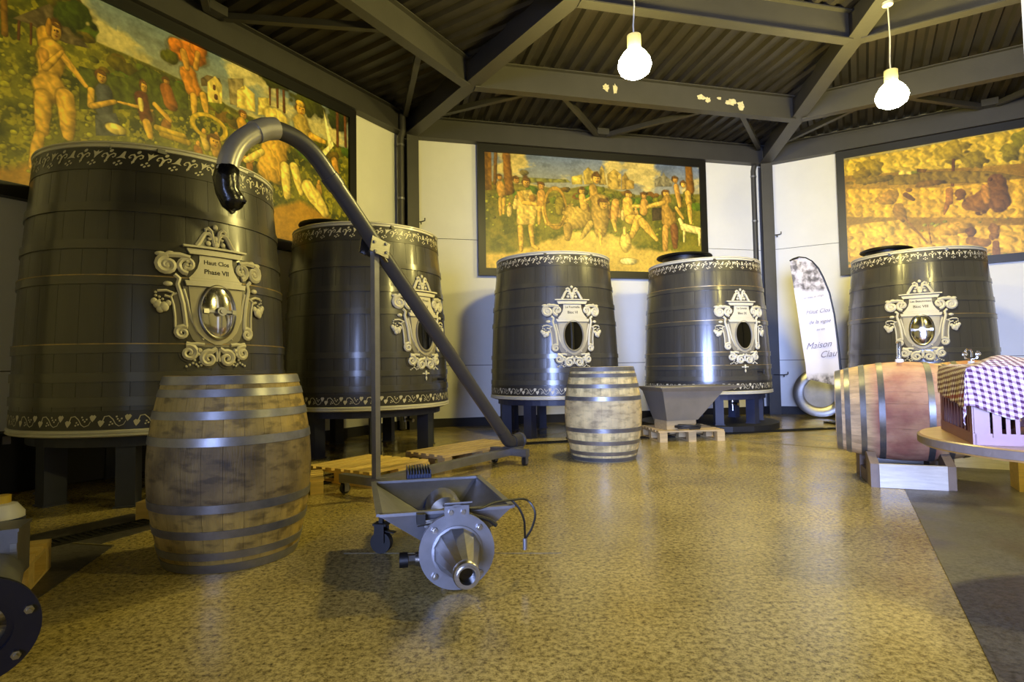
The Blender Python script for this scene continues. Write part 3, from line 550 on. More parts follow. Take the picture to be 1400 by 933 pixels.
PC = [('p',[(0.0,1.82),(0.77,1.81),(1.24,1.83),(2.3,1.84),(2.28,1.31),(-0.01,1.55)],(190,165,60)),('e',0.38,1.62,0.22,0.17,(150,130,35)),('e',0.24,1.53,0.15,0.12,(130,110,30)),('e',1.43,1.67,0.22,0.17,(160,140,35)),('l',1.46,1.53,1.43,1.14,0.02,0.025,(95,60,35)),('e',1.71,1.48,0.17,0.14,(135,120,30)),('e',2.13,1.53,0.12,0.17,(130,120,30)),('e',2.26,1.69,0.12,0.14,(130,125,30)),('p',[(0.61,1.43),(1.22,1.4),(1.87,1.28),(2.27,1.12),(2.26,1.04),(0.6,1.29)],(120,100,30)),('p',[(0.99,1.49),(1.13,1.45),(1.1,1.4),(0.99,1.42)],(105,75,30)),('p',[(0.75,1.49),(0.83,1.51),(0.92,1.46),(0.92,1.4),(0.75,1.43)],(225,200,110)),('p',[(0.02,1.33),(1.32,1.13),(2.27,1.1),(2.24,0.51),(0.01,0.85)],(200,160,45)),('e',0.38,1.41,0.32,0.06,(125,105,35)),('e',1.12,1.22,0.2,0.05,(120,90,35)),('e',0.59,1.08,0.17,0.11,(170,130,50)),('l',0.83,1.1,0.93,1.0,0.04,0.025,(95,60,35)),('e',0.88,1.16,0.05,0.04,(120,85,40)),('l',0.73,0.91,0.76,0.73,0.08,0.075,(140,105,45)),('e',1.78,0.83,0.27,0.16,(130,90,35)),('l',1.95,1.1,1.98,0.77,0.12,0.14,(110,75,40)),('l',1.39,1.06,1.38,0.89,0.055,0.055,(160,110,50)),('l',1.36,0.87,1.31,0.71,0.035,0.015,(150,100,45)),('e',1.52,0.98,0.08,0.11,(110,75,35)),('l',1.82,1.04,1.83,0.82,0.055,0.04,(175,125,55)),('e',1.88,1.15,0.03,0.03,(95,60,35)),('p',[(0.0,0.72),(0.73,0.71),(0.95,0.47),(1.63,0.49),(2.24,0.41),(2.22,0.02),(0.01,0.18)],(205,165,60)),('e',0.48,0.54,0.21,0.12,(225,190,80)),('e',1.41,0.47,0.26,0.11,(190,150,55)),('l',0.8,0.73,1.08,0.29,0.015,0.015,(140,100,40)),('l',1.1,0.57,1.13,0.28,0.01,0.01,(140,100,40)),('e',1.62,0.38,0.07,0.07,(110,75,35)),('l',1.62,0.25,1.79,0.2,0.07,0.07,(150,110,50)),('e',1.9,0.35,0.07,0.13,(140,100,50)),('l',1.91,0.18,1.91,0.02,0.045,0.05,(130,90,45))]

painting(0, L-4.99-.11+.11, PA, 'long framed mural above the first tank, vineyard feast with an orange tree', 720, 352,
    sky=((120, 146, 205), (226, 220, 196), (215, 205, 160)), ground=((58, 66, 18), (122, 124, 36), (178, 172, 52)), hor=[(0, 1.95), (.62, 1.8), (.75, 1.45), (1.2, 1.43), (1.7, 1.4), (2.2, 1.33), (3.0, 1.32), (3.3, 1.42), (3.78, 1.4)], seed=3,
    style=dict(leaf=.75, low=[(0, .1), (.3, .2), (1.6, .0), (2.4, .3), (3.0, .55), (3.78, .4)], lowc=(182, 140, 40), far=(128, 124, 60), line=True, tint=(1, .95, .72), leaves=420, lx=(0, 2.6), ly=(.1, 1.15), bush=70, crowd=14, cy=(.75, .95)))
painting(1, 1.2, PB, 'middle framed mural of figures, a lion and a castle', 520, 256,
    sky=((112, 132, 200), (224, 206, 150), (226, 208, 140)), ground=((92, 96, 28), (138, 132, 44), (160, 142, 50)), hor=[(0, 1.38), (1.4, 1.33), (1.8, 1.42), (2.6, 1.3), (3.78, 1.38)], seed=17,
    style=dict(leaf=.4, low=[(0, .25), (.5, .3), (1.3, .62), (2.0, .7), (2.6, .45), (3.78, .35)], lowc=(222, 190, 96), far=(160, 146, 70), line=True, tint=(1, .95, .72), leaves=120, lx=(0, 3.7), ly=(.6, 1.2), bush=60, crowd=12, cy=(.95, 1.1)))
painting(2, 1.25, PC, 'right framed mural of golden fields, trees and an ox cart', 520, 256,
    sky=((150, 150, 170), (205, 185, 110), (200, 180, 100)), ground=((150, 116, 34), (196, 156, 50), (120, 100, 30)), hor=[(0, 1.7), (1.0, 1.66), (2, 1.66), (3.78, 1.7)], seed=31,
    style=dict(leaf=.35, low=[(0, .5), (1.2, .45), (3.78, .5)], lowc=(208, 166, 66), far=(178, 146, 48), line=False, tint=(1, .94, .62), leaves=90, lx=(0, 3.7), ly=(.0, .6), bush=60))

# ------------------------------------------------------------------ lettering helper (flat text mesh)
def text_mb(body, size, spacing=1.0, shear=0., res=3):
    c = bpy.data.curves.new('t', 'FONT'); c.body = body; c.size = size; c.align_x = 'CENTER'; c.align_y = 'CENTER'
    c.space_character = spacing; c.shear = shear; c.offset = size*.018 if not shear else 0; c.resolution_u = res
    o = bpy.data.objects.new('t', c); COL.objects.link(o); bpy.context.view_layer.update()
    me = bpy.data.meshes.new_from_object(o.evaluated_get(bpy.context.evaluated_depsgraph_get()))
    mb = MB(); mb.add([tuple(v.co) for v in me.vertices], [tuple(p.vertices) for p in me.polygons])
    bpy.data.objects.remove(o); bpy.data.curves.remove(c); bpy.data.meshes.remove(me); return mb

# ------------------------------------------------------------------ the five fermentation tanks
TZ0 = .485
def spiral(cx, cy, r, a0, turns, sgn, r_in=.12, n=22):
    pts = []
    for i in range(n+1):
        t = i/n; rr = r*(1-t*(1-r_in)); a = a0+sgn*2*pi*turns*t; pts.append((cx+rr*math.cos(a), cy+rr*math.sin(a)))
    return pts
def tank(loc, s, phi, name, lines, steel_door, label, leg_off, nlegs, H, lid, pendant_tip, worn):
    Rb, Rt = .879*s, .772*s
    t = thing('fermentation_tank', label, 'tank', (*loc, 0), phi, 'grey oak tanks')
    def R(z):
        q_ = (z-TZ0)/H; return Rb+(Rt-Rb)*q_+.022*math.sin(pi*max(0, min(1, q_)))
    def S(u, v, h=0.):
        r = R(v); a = -pi/2+u/r; return (math.cos(a)*(r+h), math.sin(a)*(r+h), v)
    # staves: one shared mesh turned round the axis
    NS = 36; da = 2*pi/NS; na, nz = 4, 14; vs = []; fs = []
    for i in range(nz+1):
        z = TZ0+.02+(H-.03)*i/nz; r = R(z)
        for j in range(na+3):
            jj = min(max(j-1, 0), na); a = -da/2+.0012+(da-.0024)*jj/na; rr = r-(.03 if j in (0, na+2) else 0)-(.0016 if jj in (0, na) else 0)
            vs.append((rr*math.cos(a), rr*math.sin(a), z))
    m_ = na+3
    for i in range(nz):
        for j in range(m_-1): fs.append((i*m_+j, i*m_+j+1, (i+1)*m_+j+1, (i+1)*m_+j))
    sm = MB().add(vs, fs).mesh('stave', MT['tank'], True)
    for k in range(NS): part('stave', sm, None, t, rot=(0, 0, k*da+.04))
    # inner body closes the gaps; floor and top boards
    prof = [(0, TZ0+.03), (Rb-.02, TZ0+.03)]+[(R(TZ0+H*q_/8)-.022, TZ0+H*q_/8) for q_ in range(0, 9)]
    prof[2] = (R(TZ0+.04)-.022, TZ0+.04); prof[-1] = (R(TZ0+H)-.022, TZ0+H-.06); prof.append((0, TZ0+H-.06))
    part('inner_shell', MB().lathe(prof, 48), MT['tank_band'], t, True)
    # cream double rims
    def rim(z, sgn):
        r = R(z); pr = [(r-.03, z), (r+.004, z), (r+.016, z+sgn*.008), (r+.016, z+sgn*.016), (r+.006, z+sgn*.02), (r+.006, z+sgn*.024), (r+.013, z+sgn*.028), (r+.013, z+sgn*.042), (r+.002, z+sgn*.048), (r-.03, z+sgn*.048)]
        part('rim', MB().lathe(pr, 72, closed=True), MT['rim'], t, True)
    rim(TZ0+H, -1); rim(TZ0, 1)
    # flat hoops
    def band(name, z0, z1, h, m, n=72):
        mb = MB().lathe([(R(z0)-.01, z0), (R(z0)+h, z0+.0015), (R(z1)+h, z1-.0015), (R(z1)-.01, z1)], n, closed=True)
        return part(name, mb, m, t, True)
    ft0, ft1 = TZ0+H-.048-.145*s, TZ0+H-.046
    band('frieze_band', ft0, ft1, .004, MT['tank_band']); band('frieze_band', TZ0+.046, TZ0+.17, .004, MT['tank_band'])
    hz = [.77, .64, .52, .29, .195, .115]
    for i, q_ in enumerate(hz):
        z = TZ0+H*q_/1.0; hh = .06*s; hb = band('hoop', z-hh/2, z+hh/2, .010, MT['hoop'])
        if i in worn: part('worn_edge', MB().lathe([(R(z+hh/2)+.006, z+hh/2-.007), (R(z+hh/2)+.0125, z+hh/2-.006), (R(z+hh/2)+.0125, z+hh/2+.001), (R(z+hh/2)+.004, z+hh/2+.002)], 72, closed=True), MT['worn'], hb, True)
    # painted frieze motifs (thin relief)
    def ribbon(mb, pts, wd, h=.0062):
        vs = []; n_ = len(pts)
        for i, p_ in enumerate(pts):
            a_, b_ = pts[max(i-1, 0)], pts[min(i+1, n_-1)]; dx, dy = b_[0]-a_[0], b_[1]-a_[1]; l_ = math.hypot(dx, dy) or 1
            wv = wd*(1-.5*i/n_)/2
            vs += [S(p_[0]-dy/l_*wv, p_[1]+dx/l_*wv, h), S(p_[0]+dy/l_*wv, p_[1]-dx/l_*wv, h)]
        mb.add(vs, [(2*i, 2*i+1, 2*i+3, 2*i+2) for i in range(n_-1)])
    def dot(mb, x, y, r, h=.0066, n=6, ys=1.): mb.add([S(x+r*math.cos(2*pi*k/n), y+r*ys*math.sin(2*pi*k/n), h) for k in range(n)], [tuple(range(n))])
    def polyf(mb, pts, h=.0064): mb.add([S(x, y, h) for x, y in pts], [tuple(range(len(pts)))])
    rf = R(ft0+.07); ng = 64; st = 2*pi*rf/ng; g = .145*s/.145; mb = MB()
    for k in range(ng):
        cx = k*st; y0 = ft0+.062*s; a = s
        if k % 2 == 0:
            for sg in (-1, 1):
                ribbon(mb, [(cx, y0), (cx+sg*.004*a, y0+.03*a), (cx+sg*.02*a, y0+.045*a), (cx+sg*.034*a, y0+.04*a), (cx+sg*.038*a, y0+.026*a), (cx+sg*.03*a, y0+.018*a), (cx+sg*.024*a, y0+.024*a)], .011*a)
            dot(mb, cx, y0+.062*a, .011*a, n=8); polyf(mb, [(cx-.01*a, y0-.004*a), (cx, y0-.02*a), (cx+.01*a, y0-.004*a), (cx, y0+.004*a)])
        else:
            if k % 4 == 1: polyf(mb, [(cx-.03*a, y0+.012*a), (cx-.014*a, y0+.026*a), (cx-.006*a, y0+.062*a), (cx+.006*a, y0+.062*a), (cx+.014*a, y0+.026*a), (cx+.03*a, y0+.012*a), (cx, y0+.018*a)])
            else: polyf(mb, [(cx, y0+.008*a), (cx-.008*a, y0+.03*a), (cx-.03*a, y0+.062*a), (cx-.006*a, y0+.052*a), (cx, y0+.066*a), (cx+.006*a, y0+.052*a), (cx+.03*a, y0+.062*a), (cx+.008*a, y0+.03*a)][::-1])
            for dx, dy in ((0, -.006), (-.019, -.02), (.019, -.02), (0, -.03)): dot(mb, cx+dx*a, y0+dy*a, .0078*a)
    o = part('frieze_motifs', mb, MT['cream'], t); o['kind'] = 'stuff'
    rf = R(TZ0+.1); ng = 29; st = 2*pi*rf/ng; mb = MB()
    for k in range(ng):
        cx = k*st; y0 = TZ0+.105
        ribbon(mb, [(cx-.08, y0-.01), (cx-.07, y0+.03), (cx-.045, y0+.034), (cx-.02, y0+.012), (cx, y0-.02), (cx+.02, y0-.034), (cx+.045, y0-.024), (cx+.055, y0+.0)], .007)
        for sx, yy in ((-.085, -.012), (.065, .022)):
            x0_ = cx+sx; y_ = y0+yy; polyf(mb, [(x0_-.02, y_+.008), (x0_-.008, y_+.02), (x0_, y_+.014), (x0_+.008, y_+.02), (x0_+.02, y_+.008), (x0_+.012, y_-.01), (x0_, y_-.026), (x0_-.012, y_-.01)][::-1])
        for dx, dy in ((-.03, -.006), (-.018, -.018), (-.034, -.024), (.008, .012), (.02, .0), (.03, .014), (.0, .028)): dot(mb, cx+dx, y0+dy, .0062)
    o = part('vine_motifs', mb, MT['cream'], t); o['kind'] = 'stuff'
    # ---------------- carved cartouche, built in (u, height) coordinates wrapped round the staves
    Z0 = .878 if s < 1.03 else .93
    cs = 1.0 if s < 1.03 else 1.03
    def cm(mb): return mb.map(lambda u, h, v: S(u*cs, Z0+v*cs, h))
    def rows(mb, rw, h0, h1, N=8):
        vs = []; 
        for v, ul, ur in rw:
            for j in range(N+1): vs.append((ul+(ur-ul)*j/N, h1, v))
        b0 = len(vs); n_ = len(rw)
        for v, ul, ur in rw:
            for j in range(N+1): vs.append((ul+(ur-ul)*j/N, h0, v))
        fs = [(i*(N+1)+j, i*(N+1)+j+1, (i+1)*(N+1)+j+1, (i+1)*(N+1)+j) for i in range(n_-1) for j in range(N)]
        for i in range(n_-1):
            for j in (0, N): fs.append((i*(N+1)+j, (i+1)*(N+1)+j, b0+(i+1)*(N+1)+j, b0+i*(N+1)+j))
        for i in (0, n_-1):
            for j in range(N): fs.append((i*(N+1)+j, i*(N+1)+j+1, b0+i*(N+1)+j+1, b0+i*(N+1)+j))
        return mb.add(vs, fs)
    def stroke(pts, wd, h=.009, n=6):
        wd = [w_*1.28 for w_ in wd] if isinstance(wd, list) else wd*1.35
        return MB().tube([(x, h, y) for x, y in pts], wd if isinstance(wd, list) else wd/2, n)
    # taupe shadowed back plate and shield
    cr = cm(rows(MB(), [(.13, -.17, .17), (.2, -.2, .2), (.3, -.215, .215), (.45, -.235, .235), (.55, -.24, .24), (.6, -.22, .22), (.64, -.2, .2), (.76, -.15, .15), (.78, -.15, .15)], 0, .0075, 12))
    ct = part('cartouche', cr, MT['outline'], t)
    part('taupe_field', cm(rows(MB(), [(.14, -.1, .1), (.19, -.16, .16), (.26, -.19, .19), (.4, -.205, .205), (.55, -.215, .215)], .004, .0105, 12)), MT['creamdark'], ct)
    sh = [(.155, -.02, .02), (.175, -.06, .06), (.2, -.095, .095), (.24, -.13, .13), (.3, -.155, .155), (.38, -.168, .168), (.47, -.176, .176), (.55, -.182, .182)]
    part('shield', cm(rows(MB(), sh, .006, .019, 12)), MT['shield'], ct)
    part('entablature', cm(rows(rows(MB(), [(.555, -.195, .195), (.575, -.2, .2), (.59, -.205, .205)], .004, .034, 10), [(.592, -.175, .175), (.61, -.18, .18)], .004, .024, 10)), MT['cream'], ct)
    npl = part('name_plate', cm(rows(MB(), [(.612, -.175, .175), (.64, -.15, .15), (.68, -.125, .125), (.73, -.112, .112), (.77, -.112, .112)], .004, .016, 12)), MT['cream'], ct)
    for ln, (tx, sz, yy) in enumerate(lines):
        tb = text_mb(tx, sz, 1.0); tb.v = [(x, .0172, y+yy) for x, y, z in tb.v]
        part('lettering', cm(tb), MT['ink'], ct)
    part('cornice', cm(rows(rows(MB(), [(.775, -.17, .17), (.80, -.185, .185), (.812, -.19, .19)], .004, .03, 12), [(.82, -.208, .208), (.834, -.212, .212)], .004, .045, 12)), MT['cream'], ct)
    # crest above the cornice
    for sg in (-1, 1):
        mb = stroke([(sg*.125, .838), (sg*.105, .87), (sg*.085, .91), (sg*.07, .93), (sg*.045, .935), (sg*.028, .92), (sg*.03, .9), (sg*.045, .895), (sg*.052, .905)], [.013, .013, .013, .012, .011, .01, .008, .007, .006])
        part('crest_scroll', cm(mb), MT['cream'], ct, True)
        mb = stroke([(sg*.012, .85), (sg*.018, .9), (sg*.03, .955), (sg*.05, .972), (sg*.068, .962), (sg*.066, .945)], [.009, .01, .011, .011, .009, .006]); mb.sphere((sg*.05, .01, .865), .018, 8, 6, (1, .6, 1)); part('crest_scroll', cm(mb), MT['cream'], ct, True)
    for z_, r_, e_ in ((.86, .02, 1.2), (.9, .014, 1.6), (.985, .018, 1.1)): part('crest_bud', cm(MB().sphere((0, .012, z_), r_, 8, 6, (1, .7, e_))), MT['cream'], ct, True)
    for sg in (-1, 1):
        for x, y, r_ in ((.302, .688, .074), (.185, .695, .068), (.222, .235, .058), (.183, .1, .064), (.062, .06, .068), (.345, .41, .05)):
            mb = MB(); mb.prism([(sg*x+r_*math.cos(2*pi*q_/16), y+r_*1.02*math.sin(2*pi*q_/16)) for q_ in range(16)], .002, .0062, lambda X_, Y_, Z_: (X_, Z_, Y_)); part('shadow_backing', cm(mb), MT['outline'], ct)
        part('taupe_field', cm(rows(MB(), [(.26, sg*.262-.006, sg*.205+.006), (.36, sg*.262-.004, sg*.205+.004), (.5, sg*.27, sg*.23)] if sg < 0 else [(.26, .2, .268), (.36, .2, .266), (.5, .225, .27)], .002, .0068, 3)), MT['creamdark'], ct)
        # upper volutes
        mb = stroke([(sg*.17, .745), (sg*.23, .76), (sg*.3, .757)]+[(sg*x, y) for x, y in spiral(.302, .688, .062, pi/2, 1.7, -1)], [.016]*3+[.019*(1-.45*i/22) for i in range(23)])
        mb.sphere((sg*.302, .012, .688), .02, 8, 6, (1, .6, 1)); part('volute', cm(mb), MT['cream'], ct, True)
        mb = stroke([(sg*x, y) for x, y in spiral(.185, .695, .058, -pi/2, 1.5, 1)], [.015*(1-.4*i/22) for i in range(23)])
        mb.sphere((sg*.185, .012, .72), .016, 6, 5); mb.sphere((sg*.165, .012, .69), .014, 6, 5); mb.sphere((sg*.2, .012, .67), .014, 6, 5); mb.sphere((sg*.19, .012, .695), .014, 6, 5)
        part('volute', cm(mb), MT['cream'], ct, True)
        part('scroll_leaf', cm(MB().sphere((sg*.34, .01, .76), .022, 8, 5, (1.5, .6, .8)).sphere((sg*.285, .012, .772), .018, 8, 5, (1.4, .6, .7))), MT['cream'], ct, True)
        # console strips running down to the lower volutes
        mb = stroke([(sg*.262, .625), (sg*.235, .6), (sg*.245, .56), (sg*.23, .5), (sg*.215, .43), (sg*.205, .34), (sg*.2, .28)]+[(sg*x, y) for x, y in spiral(.222, .235, .045, 2.2, 1.6, -1, n=18)], [.012]*7+[.014*(1-.4*i/18) for i in range(19)])
        part('console', cm(mb), MT['cream'], ct, True)
        mb = stroke([(sg*.21, .53), (sg*.19, .45), (sg*.17, .34), (sg*.13, .25), (sg*.09, .205), (sg*.1, .19)], .014); part('console', cm(mb), MT['cream'], ct, True)
        mb = stroke([(sg*.25, .5), (sg*.285, .48), (sg*.27, .42), (sg*.262, .34), (sg*.262, .27)], .012); part('console', cm(mb), MT['cream'], ct, True)
        mb = stroke([(sg*.36, .51), (sg*.31, .515), (sg*.27, .5), (sg*.285, .47), (sg*.32, .48)], .014); mb.sphere((sg*.3, .012, .56), .022, 8, 5, (1.3, .6, .8)); part('scroll_leaf', cm(mb), MT['cream'], ct, True)
        # grape leaves
        mb = MB()
        for x, y, r_ in ((.36, .42, .026), (.325, .405, .03), (.345, .39, .024), (.38, .44, .02), (.3, .43, .018)): mb.sphere((sg*x, .012, y), r_, 8, 6, (1, .6, 1.15))
        part('grape_leaf', cm(mb), MT['cream'], ct, True)
        mb = MB()
        for x, y in ((.37, .5), (.37, .478), (.35, .47), (.332, .455), (.35, .448)): mb.sphere((sg*x, .01, y), .009, 6, 4)
        part('grapes', cm(mb), MT['cream'], ct, True)
        # bottom scrolls
        mb = stroke([(sg*x, y) for x, y in spiral(.183, .1, .052, 1.2, 1.6, 1 if sg > 0 else 1)], [.015*(1-.4*i/22) for i in range(23)]); part('volute', cm(mb), MT['cream'], ct, True)
        mb = stroke([(sg*.012, .13)]+[(sg*x, y) for x, y in spiral(.062, .06, .055, 2.0, 1.6, -1)], [.012]+[.015*(1-.4*i/22) for i in range(23)]); part('volute', cm(mb), MT['cream'], ct, True)
        mb = stroke([(sg*.09, .155), (sg*.13, .16), (sg*.17, .158), (sg*.2, .165)], .02); mb.sphere((sg*.12, .012, .115), .018, 6, 5).sphere((sg*.13, .012, .09), .014, 6, 5); part('scroll_leaf', cm(mb), MT['cream'], ct, True)
        mb = MB()
        for x, y in ((.12, .035), (.14, .02), (.16, .03), (.18, .018), (.15, .05), (.13, .008), (.2, .008), (.11, .015)): mb.sphere((sg*x, .008, y), .009, 6, 4)
        part('grapes', cm(mb), MT['cream'], ct, True)
    mb = stroke([(-.012, .04), (-.005, .08), (-.012, .13)], .012); 
    mb2 = stroke([(.012, .04), (.005, .08), (.012, .13)], .012); mb.add(mb2.v, mb2.f); part('bottom_stem', cm(mb), MT['cream'], ct, True)
    if pendant_tip:
        mb = MB().sphere((0, .01, -.03), .016, 8, 6, (1, .6, 1.8)).sphere((0, .01, -.085), .012, 8, 6, (1, .6, 2.)); 
        for sg in (-1, 1): mb.sphere((sg*.035, .01, -.035), .012, 6, 5, (1.6, .6, .8))
        part('pendant_bud', cm(mb), MT['cream'], ct, True)
    # oval hatch
    hv, rx, ry = .385, .112, .175
    def oval(fr, h, n=32): return [(fr*rx*math.cos(2*pi*i/n), h, hv+fr*ry*math.sin(2*pi*i/n)) for i in range(n)]
    mb = MB(); rings = [oval(1.14, .012), oval(1.13, .03), oval(1.06, .036), oval(1.0, .03), oval(.99, .012)]
    mb.v = sum(rings, []); n_ = 32; mb.f = [(i*n_+k, i*n_+(k+1) % n_, (i+1)*n_+(k+1) % n_, (i+1)*n_+k) for i in range(4) for k in range(n_)]
    ht = part('hatch', cm(mb), MT['steel'] if steel_door else MT['creamdark'], t, True, label='oval manhole')
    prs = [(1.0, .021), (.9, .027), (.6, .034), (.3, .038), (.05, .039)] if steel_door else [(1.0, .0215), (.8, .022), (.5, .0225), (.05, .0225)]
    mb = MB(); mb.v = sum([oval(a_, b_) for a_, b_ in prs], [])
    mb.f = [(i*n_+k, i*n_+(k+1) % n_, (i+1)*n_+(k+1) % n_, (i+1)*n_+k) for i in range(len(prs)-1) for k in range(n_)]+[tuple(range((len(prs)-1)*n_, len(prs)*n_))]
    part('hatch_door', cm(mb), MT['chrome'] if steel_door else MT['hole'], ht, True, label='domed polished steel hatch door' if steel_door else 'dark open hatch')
    if steel_door:
        mb = MB().box((0, .055, hv), (.2, .014, .018)); mb.add(*(lambda q_: (q_.v, q_.f))(MB().tube([(0, .035, hv), (0, .085, hv)], .03, 14)))
        for sg in (-1, 1): mb.box((sg*.09, .05, hv), (.03, .03, .03))
        mb.tube([(0, .085, hv), (0, .095, hv)], .016, 12)
        part('locking_bar', cm(mb), MT['steel'], ht)
    # top: boards and black lid
    mb = MB()
    for i in range(9):
        y = -Rt+.04+(i+.5)*(2*Rt-.08)/9; wd = 2*math.sqrt(max(.01, (Rt-.045)**2-y*y)); mb.box((0, y, TZ0+H-.045), (wd, (2*Rt-.08)/9-.006, .03))
    part('top_boards', mb, MT['tank'], t)
    if lid:
        lx, ly = lid[0]*math.cos(phi)+lid[1]*math.sin(phi), -lid[0]*math.sin(phi)+lid[1]*math.cos(phi); lid = (lx, ly, lid[2], lid[3] if len(lid) > 3 else .10)
        part('lid', MB().lathe([(0, .0), (lid[2], 0), (lid[2]+.01, .012), (lid[2], .03), (lid[2]*.9, .04), (0, .045)], 32), MT['black'], t, True, loc=(lid[0], lid[1], TZ0+H+lid[3]), label='black lid')
        mb = MB().lathe([(lid[2]*.8, -.05), (lid[2]*.8, .11)], 24); part('lid_collar', mb, MT['black'], t, True, loc=(lid[0], lid[1], TZ0+H-.005))
    # legs and support frame
    for k in range(nlegs):
        a = leg_off-phi+2*pi*k/nlegs; rr = Rb*.80; lh = TZ0-.07-(0 if not pendant_tip == 2 else .08)
        zb_ = .08 if pendant_tip == 2 else 0
        mb = MB().box((0, 0, zb_+lh/2+.0), (.13*s, .11*s, lh)); mb.box((0, 0, zb_+.006), (.15*s, .13*s, .012))
        part('leg', mb, MT['leg'], t, loc=(rr*math.cos(a), rr*math.sin(a), 0), rot=(0, 0, a))
    part('support_ring', MB().lathe([(Rb*.7, TZ0-.075), (Rb*.9, TZ0-.075), (Rb*.9, TZ0+.005), (Rb*.7, TZ0+.005)], 48, closed=True), MT['leg'], t)
    part('bottom_boards', MB().lathe([(0, TZ0-.01), (Rb-.03, TZ0-.01), (Rb-.03, TZ0+.03), (0, TZ0+.03)], 48), MT['leg'], t)
    # drain valve under and sampling tap
    mb = MB().tube([(.03, -Rb*.62, TZ0-.01), (.03, -Rb*.62, TZ0-.16)], .022, 10); mb.tube([(.03, -Rb*.62, TZ0-.13), (.03, -Rb*.62-.12, TZ0-.14)], .018, 10); mb.tube([(.0, -Rb*.62-.04, TZ0-.16), (.0, -Rb*.62-.04, TZ0-.23)], .008, 6)
    part('drain_valve', mb, MT['steel'], t, True)
    x0, y0, z0 = S(.22, .78, 0); x1, y1, z1 = S(.22, .78, .09)
    if pendant_tip:
        mb = MB().tube([(x0, y0, z0), (x1, y1, z1)], .014, 8); mb.tube([(x1, y1, z1), (x1, y1, z1-.03)], .018, 8); mb.tube([(x1, y1, z1), (x1-.0, y1, z1+.03)], .006, 6)
        part('sampling_tap', mb, MT['dark'], t, True)
    return t
H0 = 1.89
tank((-2.846, 4.689), 1.065, .925, '', [('Haut Clos', .042, .725), ('Phase VII', .046, .66)], True,
     'largest grey oak tank at the far left, behind the bent pipe end', math.radians(-118), 8, 2.0, None, 0, (2, 3))
tank((-1.633, 6.53), 1.015, .965, '', [('Les Vignes', .036, .73), ('Phase V', .042, .665)], False,
     'grey oak tank behind the slanting pipe, second from the left', math.radians(-122), 7, 1.905, (-.42, -.1, .3), 1, ())
tank((.573, 7.849), .977, .21, '', [('Le Fournelle', .036, .735), ('Bloc VI', .045, .67)], False,
     'grey oak tank with dark hatch behind the small upright barrel, under the middle mural', math.radians(-122), 8, 1.84, None, 0, ())
tank((2.806, 8.386), .984, .275, '', [('La Grande', .036, .735), ('Bloc IX', .045, .67)], False,
     'grey oak tank with a blue sheen and black lid, behind the steel hopper', math.radians(-97), 8, 1.83, (-.3, -.1, .38), 2, (0, 2, 3, 4))
tank((5.445, 7.725), .952, -.575, '', [('Les Beaunottes', .034, .735), ('Bloc VIII', .045, .67)], True,
     'grey oak tank on the right with steel hatch, behind the lying barrel', math.radians(-100), 8, 1.80, (-.42, -.05, .3, .055), 0, (2,))
o = part('plinth', MB().prism([(math.cos(2*pi*i/20)*.95, math.sin(2*pi*i/20)*.95) for i in range(20)], 0, .08), MT['dark']); o.location = (2.806, 8.386, 0)
tag(o, 'low dark round plinth under the blue-sheened tank behind the hopper', 'plinth')

# ------------------------------------------------------------------ wine barrels
def barrel(loc, rot, label, m, R=.37, Rh=.30, Hb=.883, NS=26, group=None, head_m=None):
    t = thing('wine_barrel', label, 'barrel', loc, rot=rot, group=group)
    def rr(z): 
        q_ = abs(z-Hb/2)/(Hb/2); return R-(R-Rh)*q_**1.9
    vs = []; fs = []; nz, na = 14, 3; da = 2*pi/NS; m_ = na+3
    for i in range(nz+1):
        z = Hb*i/nz
        for j in range(m_):
            jj = min(max(j-1, 0), na); a = -da/2+.0016+(da-.0032)*jj/na; r = rr(z)-(.024 if j in (0, na+2) else 0)-(.001 if jj in (0, na) else 0); vs.append((r*math.cos(a), r*math.sin(a), z))
    for i in range(nz):
        for j in range(m_-1): fs.append((i*m_+j, i*m_+j+1, (i+1)*m_+j+1, (i+1)*m_+j))
    for i in (0, nz): fs.append(tuple(i*m_+j for j in range(m_)))
    sm = MB().add(vs, fs).mesh('stave', m, True)
    for k in range(NS): part('stave', sm, None, t, rot=(0, 0, k*da))
    part('inner_shell', MB().lathe([(0, .03)]+[(rr(Hb*i/10)-.02, max(.03, min(Hb-.03, Hb*i/10))) for i in range(11)]+[(0, Hb-.03)], 32), MT['oak_old'], t, True)
    for z0 in (.024, Hb-.044):
        for i in range(6):
            y = (i-2.5)*(2*Rh-.04)/6; wd = 2*math.sqrt(max(.003, (Rh-.022)**2-(abs(y)+(2*Rh-.04)/12)**2)) if i in (0, 5) else 2*math.sqrt((Rh-.022)**2-(abs(y)+.02)**2)
            part('head_board', MB().box((0, 0, 0), (wd, (2*Rh-.04)/6-.003, .02)), head_m or m, t, loc=(0, y, z0+.01))
    for z0, z1 in ((.002, .042), (.062, .098), (.16, .198), (.275, .315)):
        for a_, b_ in ((z0, z1), (Hb-z1, Hb-z0)):
            part('hoop', MB().lathe([(rr(a_)-.003, a_), (rr(a_)+.004, a_+.001), (rr(b_)+.004, b_-.001), (rr(b_)-.003, b_)], 56, closed=True), MT['hoop_zinc'], t, True)
    return t
barrel((-1.405, 2.908, 0), (0, 0, .1), 'large weathered oak barrel standing upright at front left', MT['oak_old'], group='upright wine barrels')
barrel((.873, 5.65, 0), (0, 0, .3), 'pale oak barrel standing upright in the middle, before the tank with dark hatch', MT['oak_new'], group='upright wine barrels')
ax = Vector((.866, -.5, 0)); bc = Vector((2.94, 4.38, .516))
def lying(c, ax, label, m):
    q_ = Vector((0, 0, 1)).rotation_difference(ax); c0 = c-ax*.4415
    return barrel(tuple(c0), tuple(q_.to_euler()), label, m)
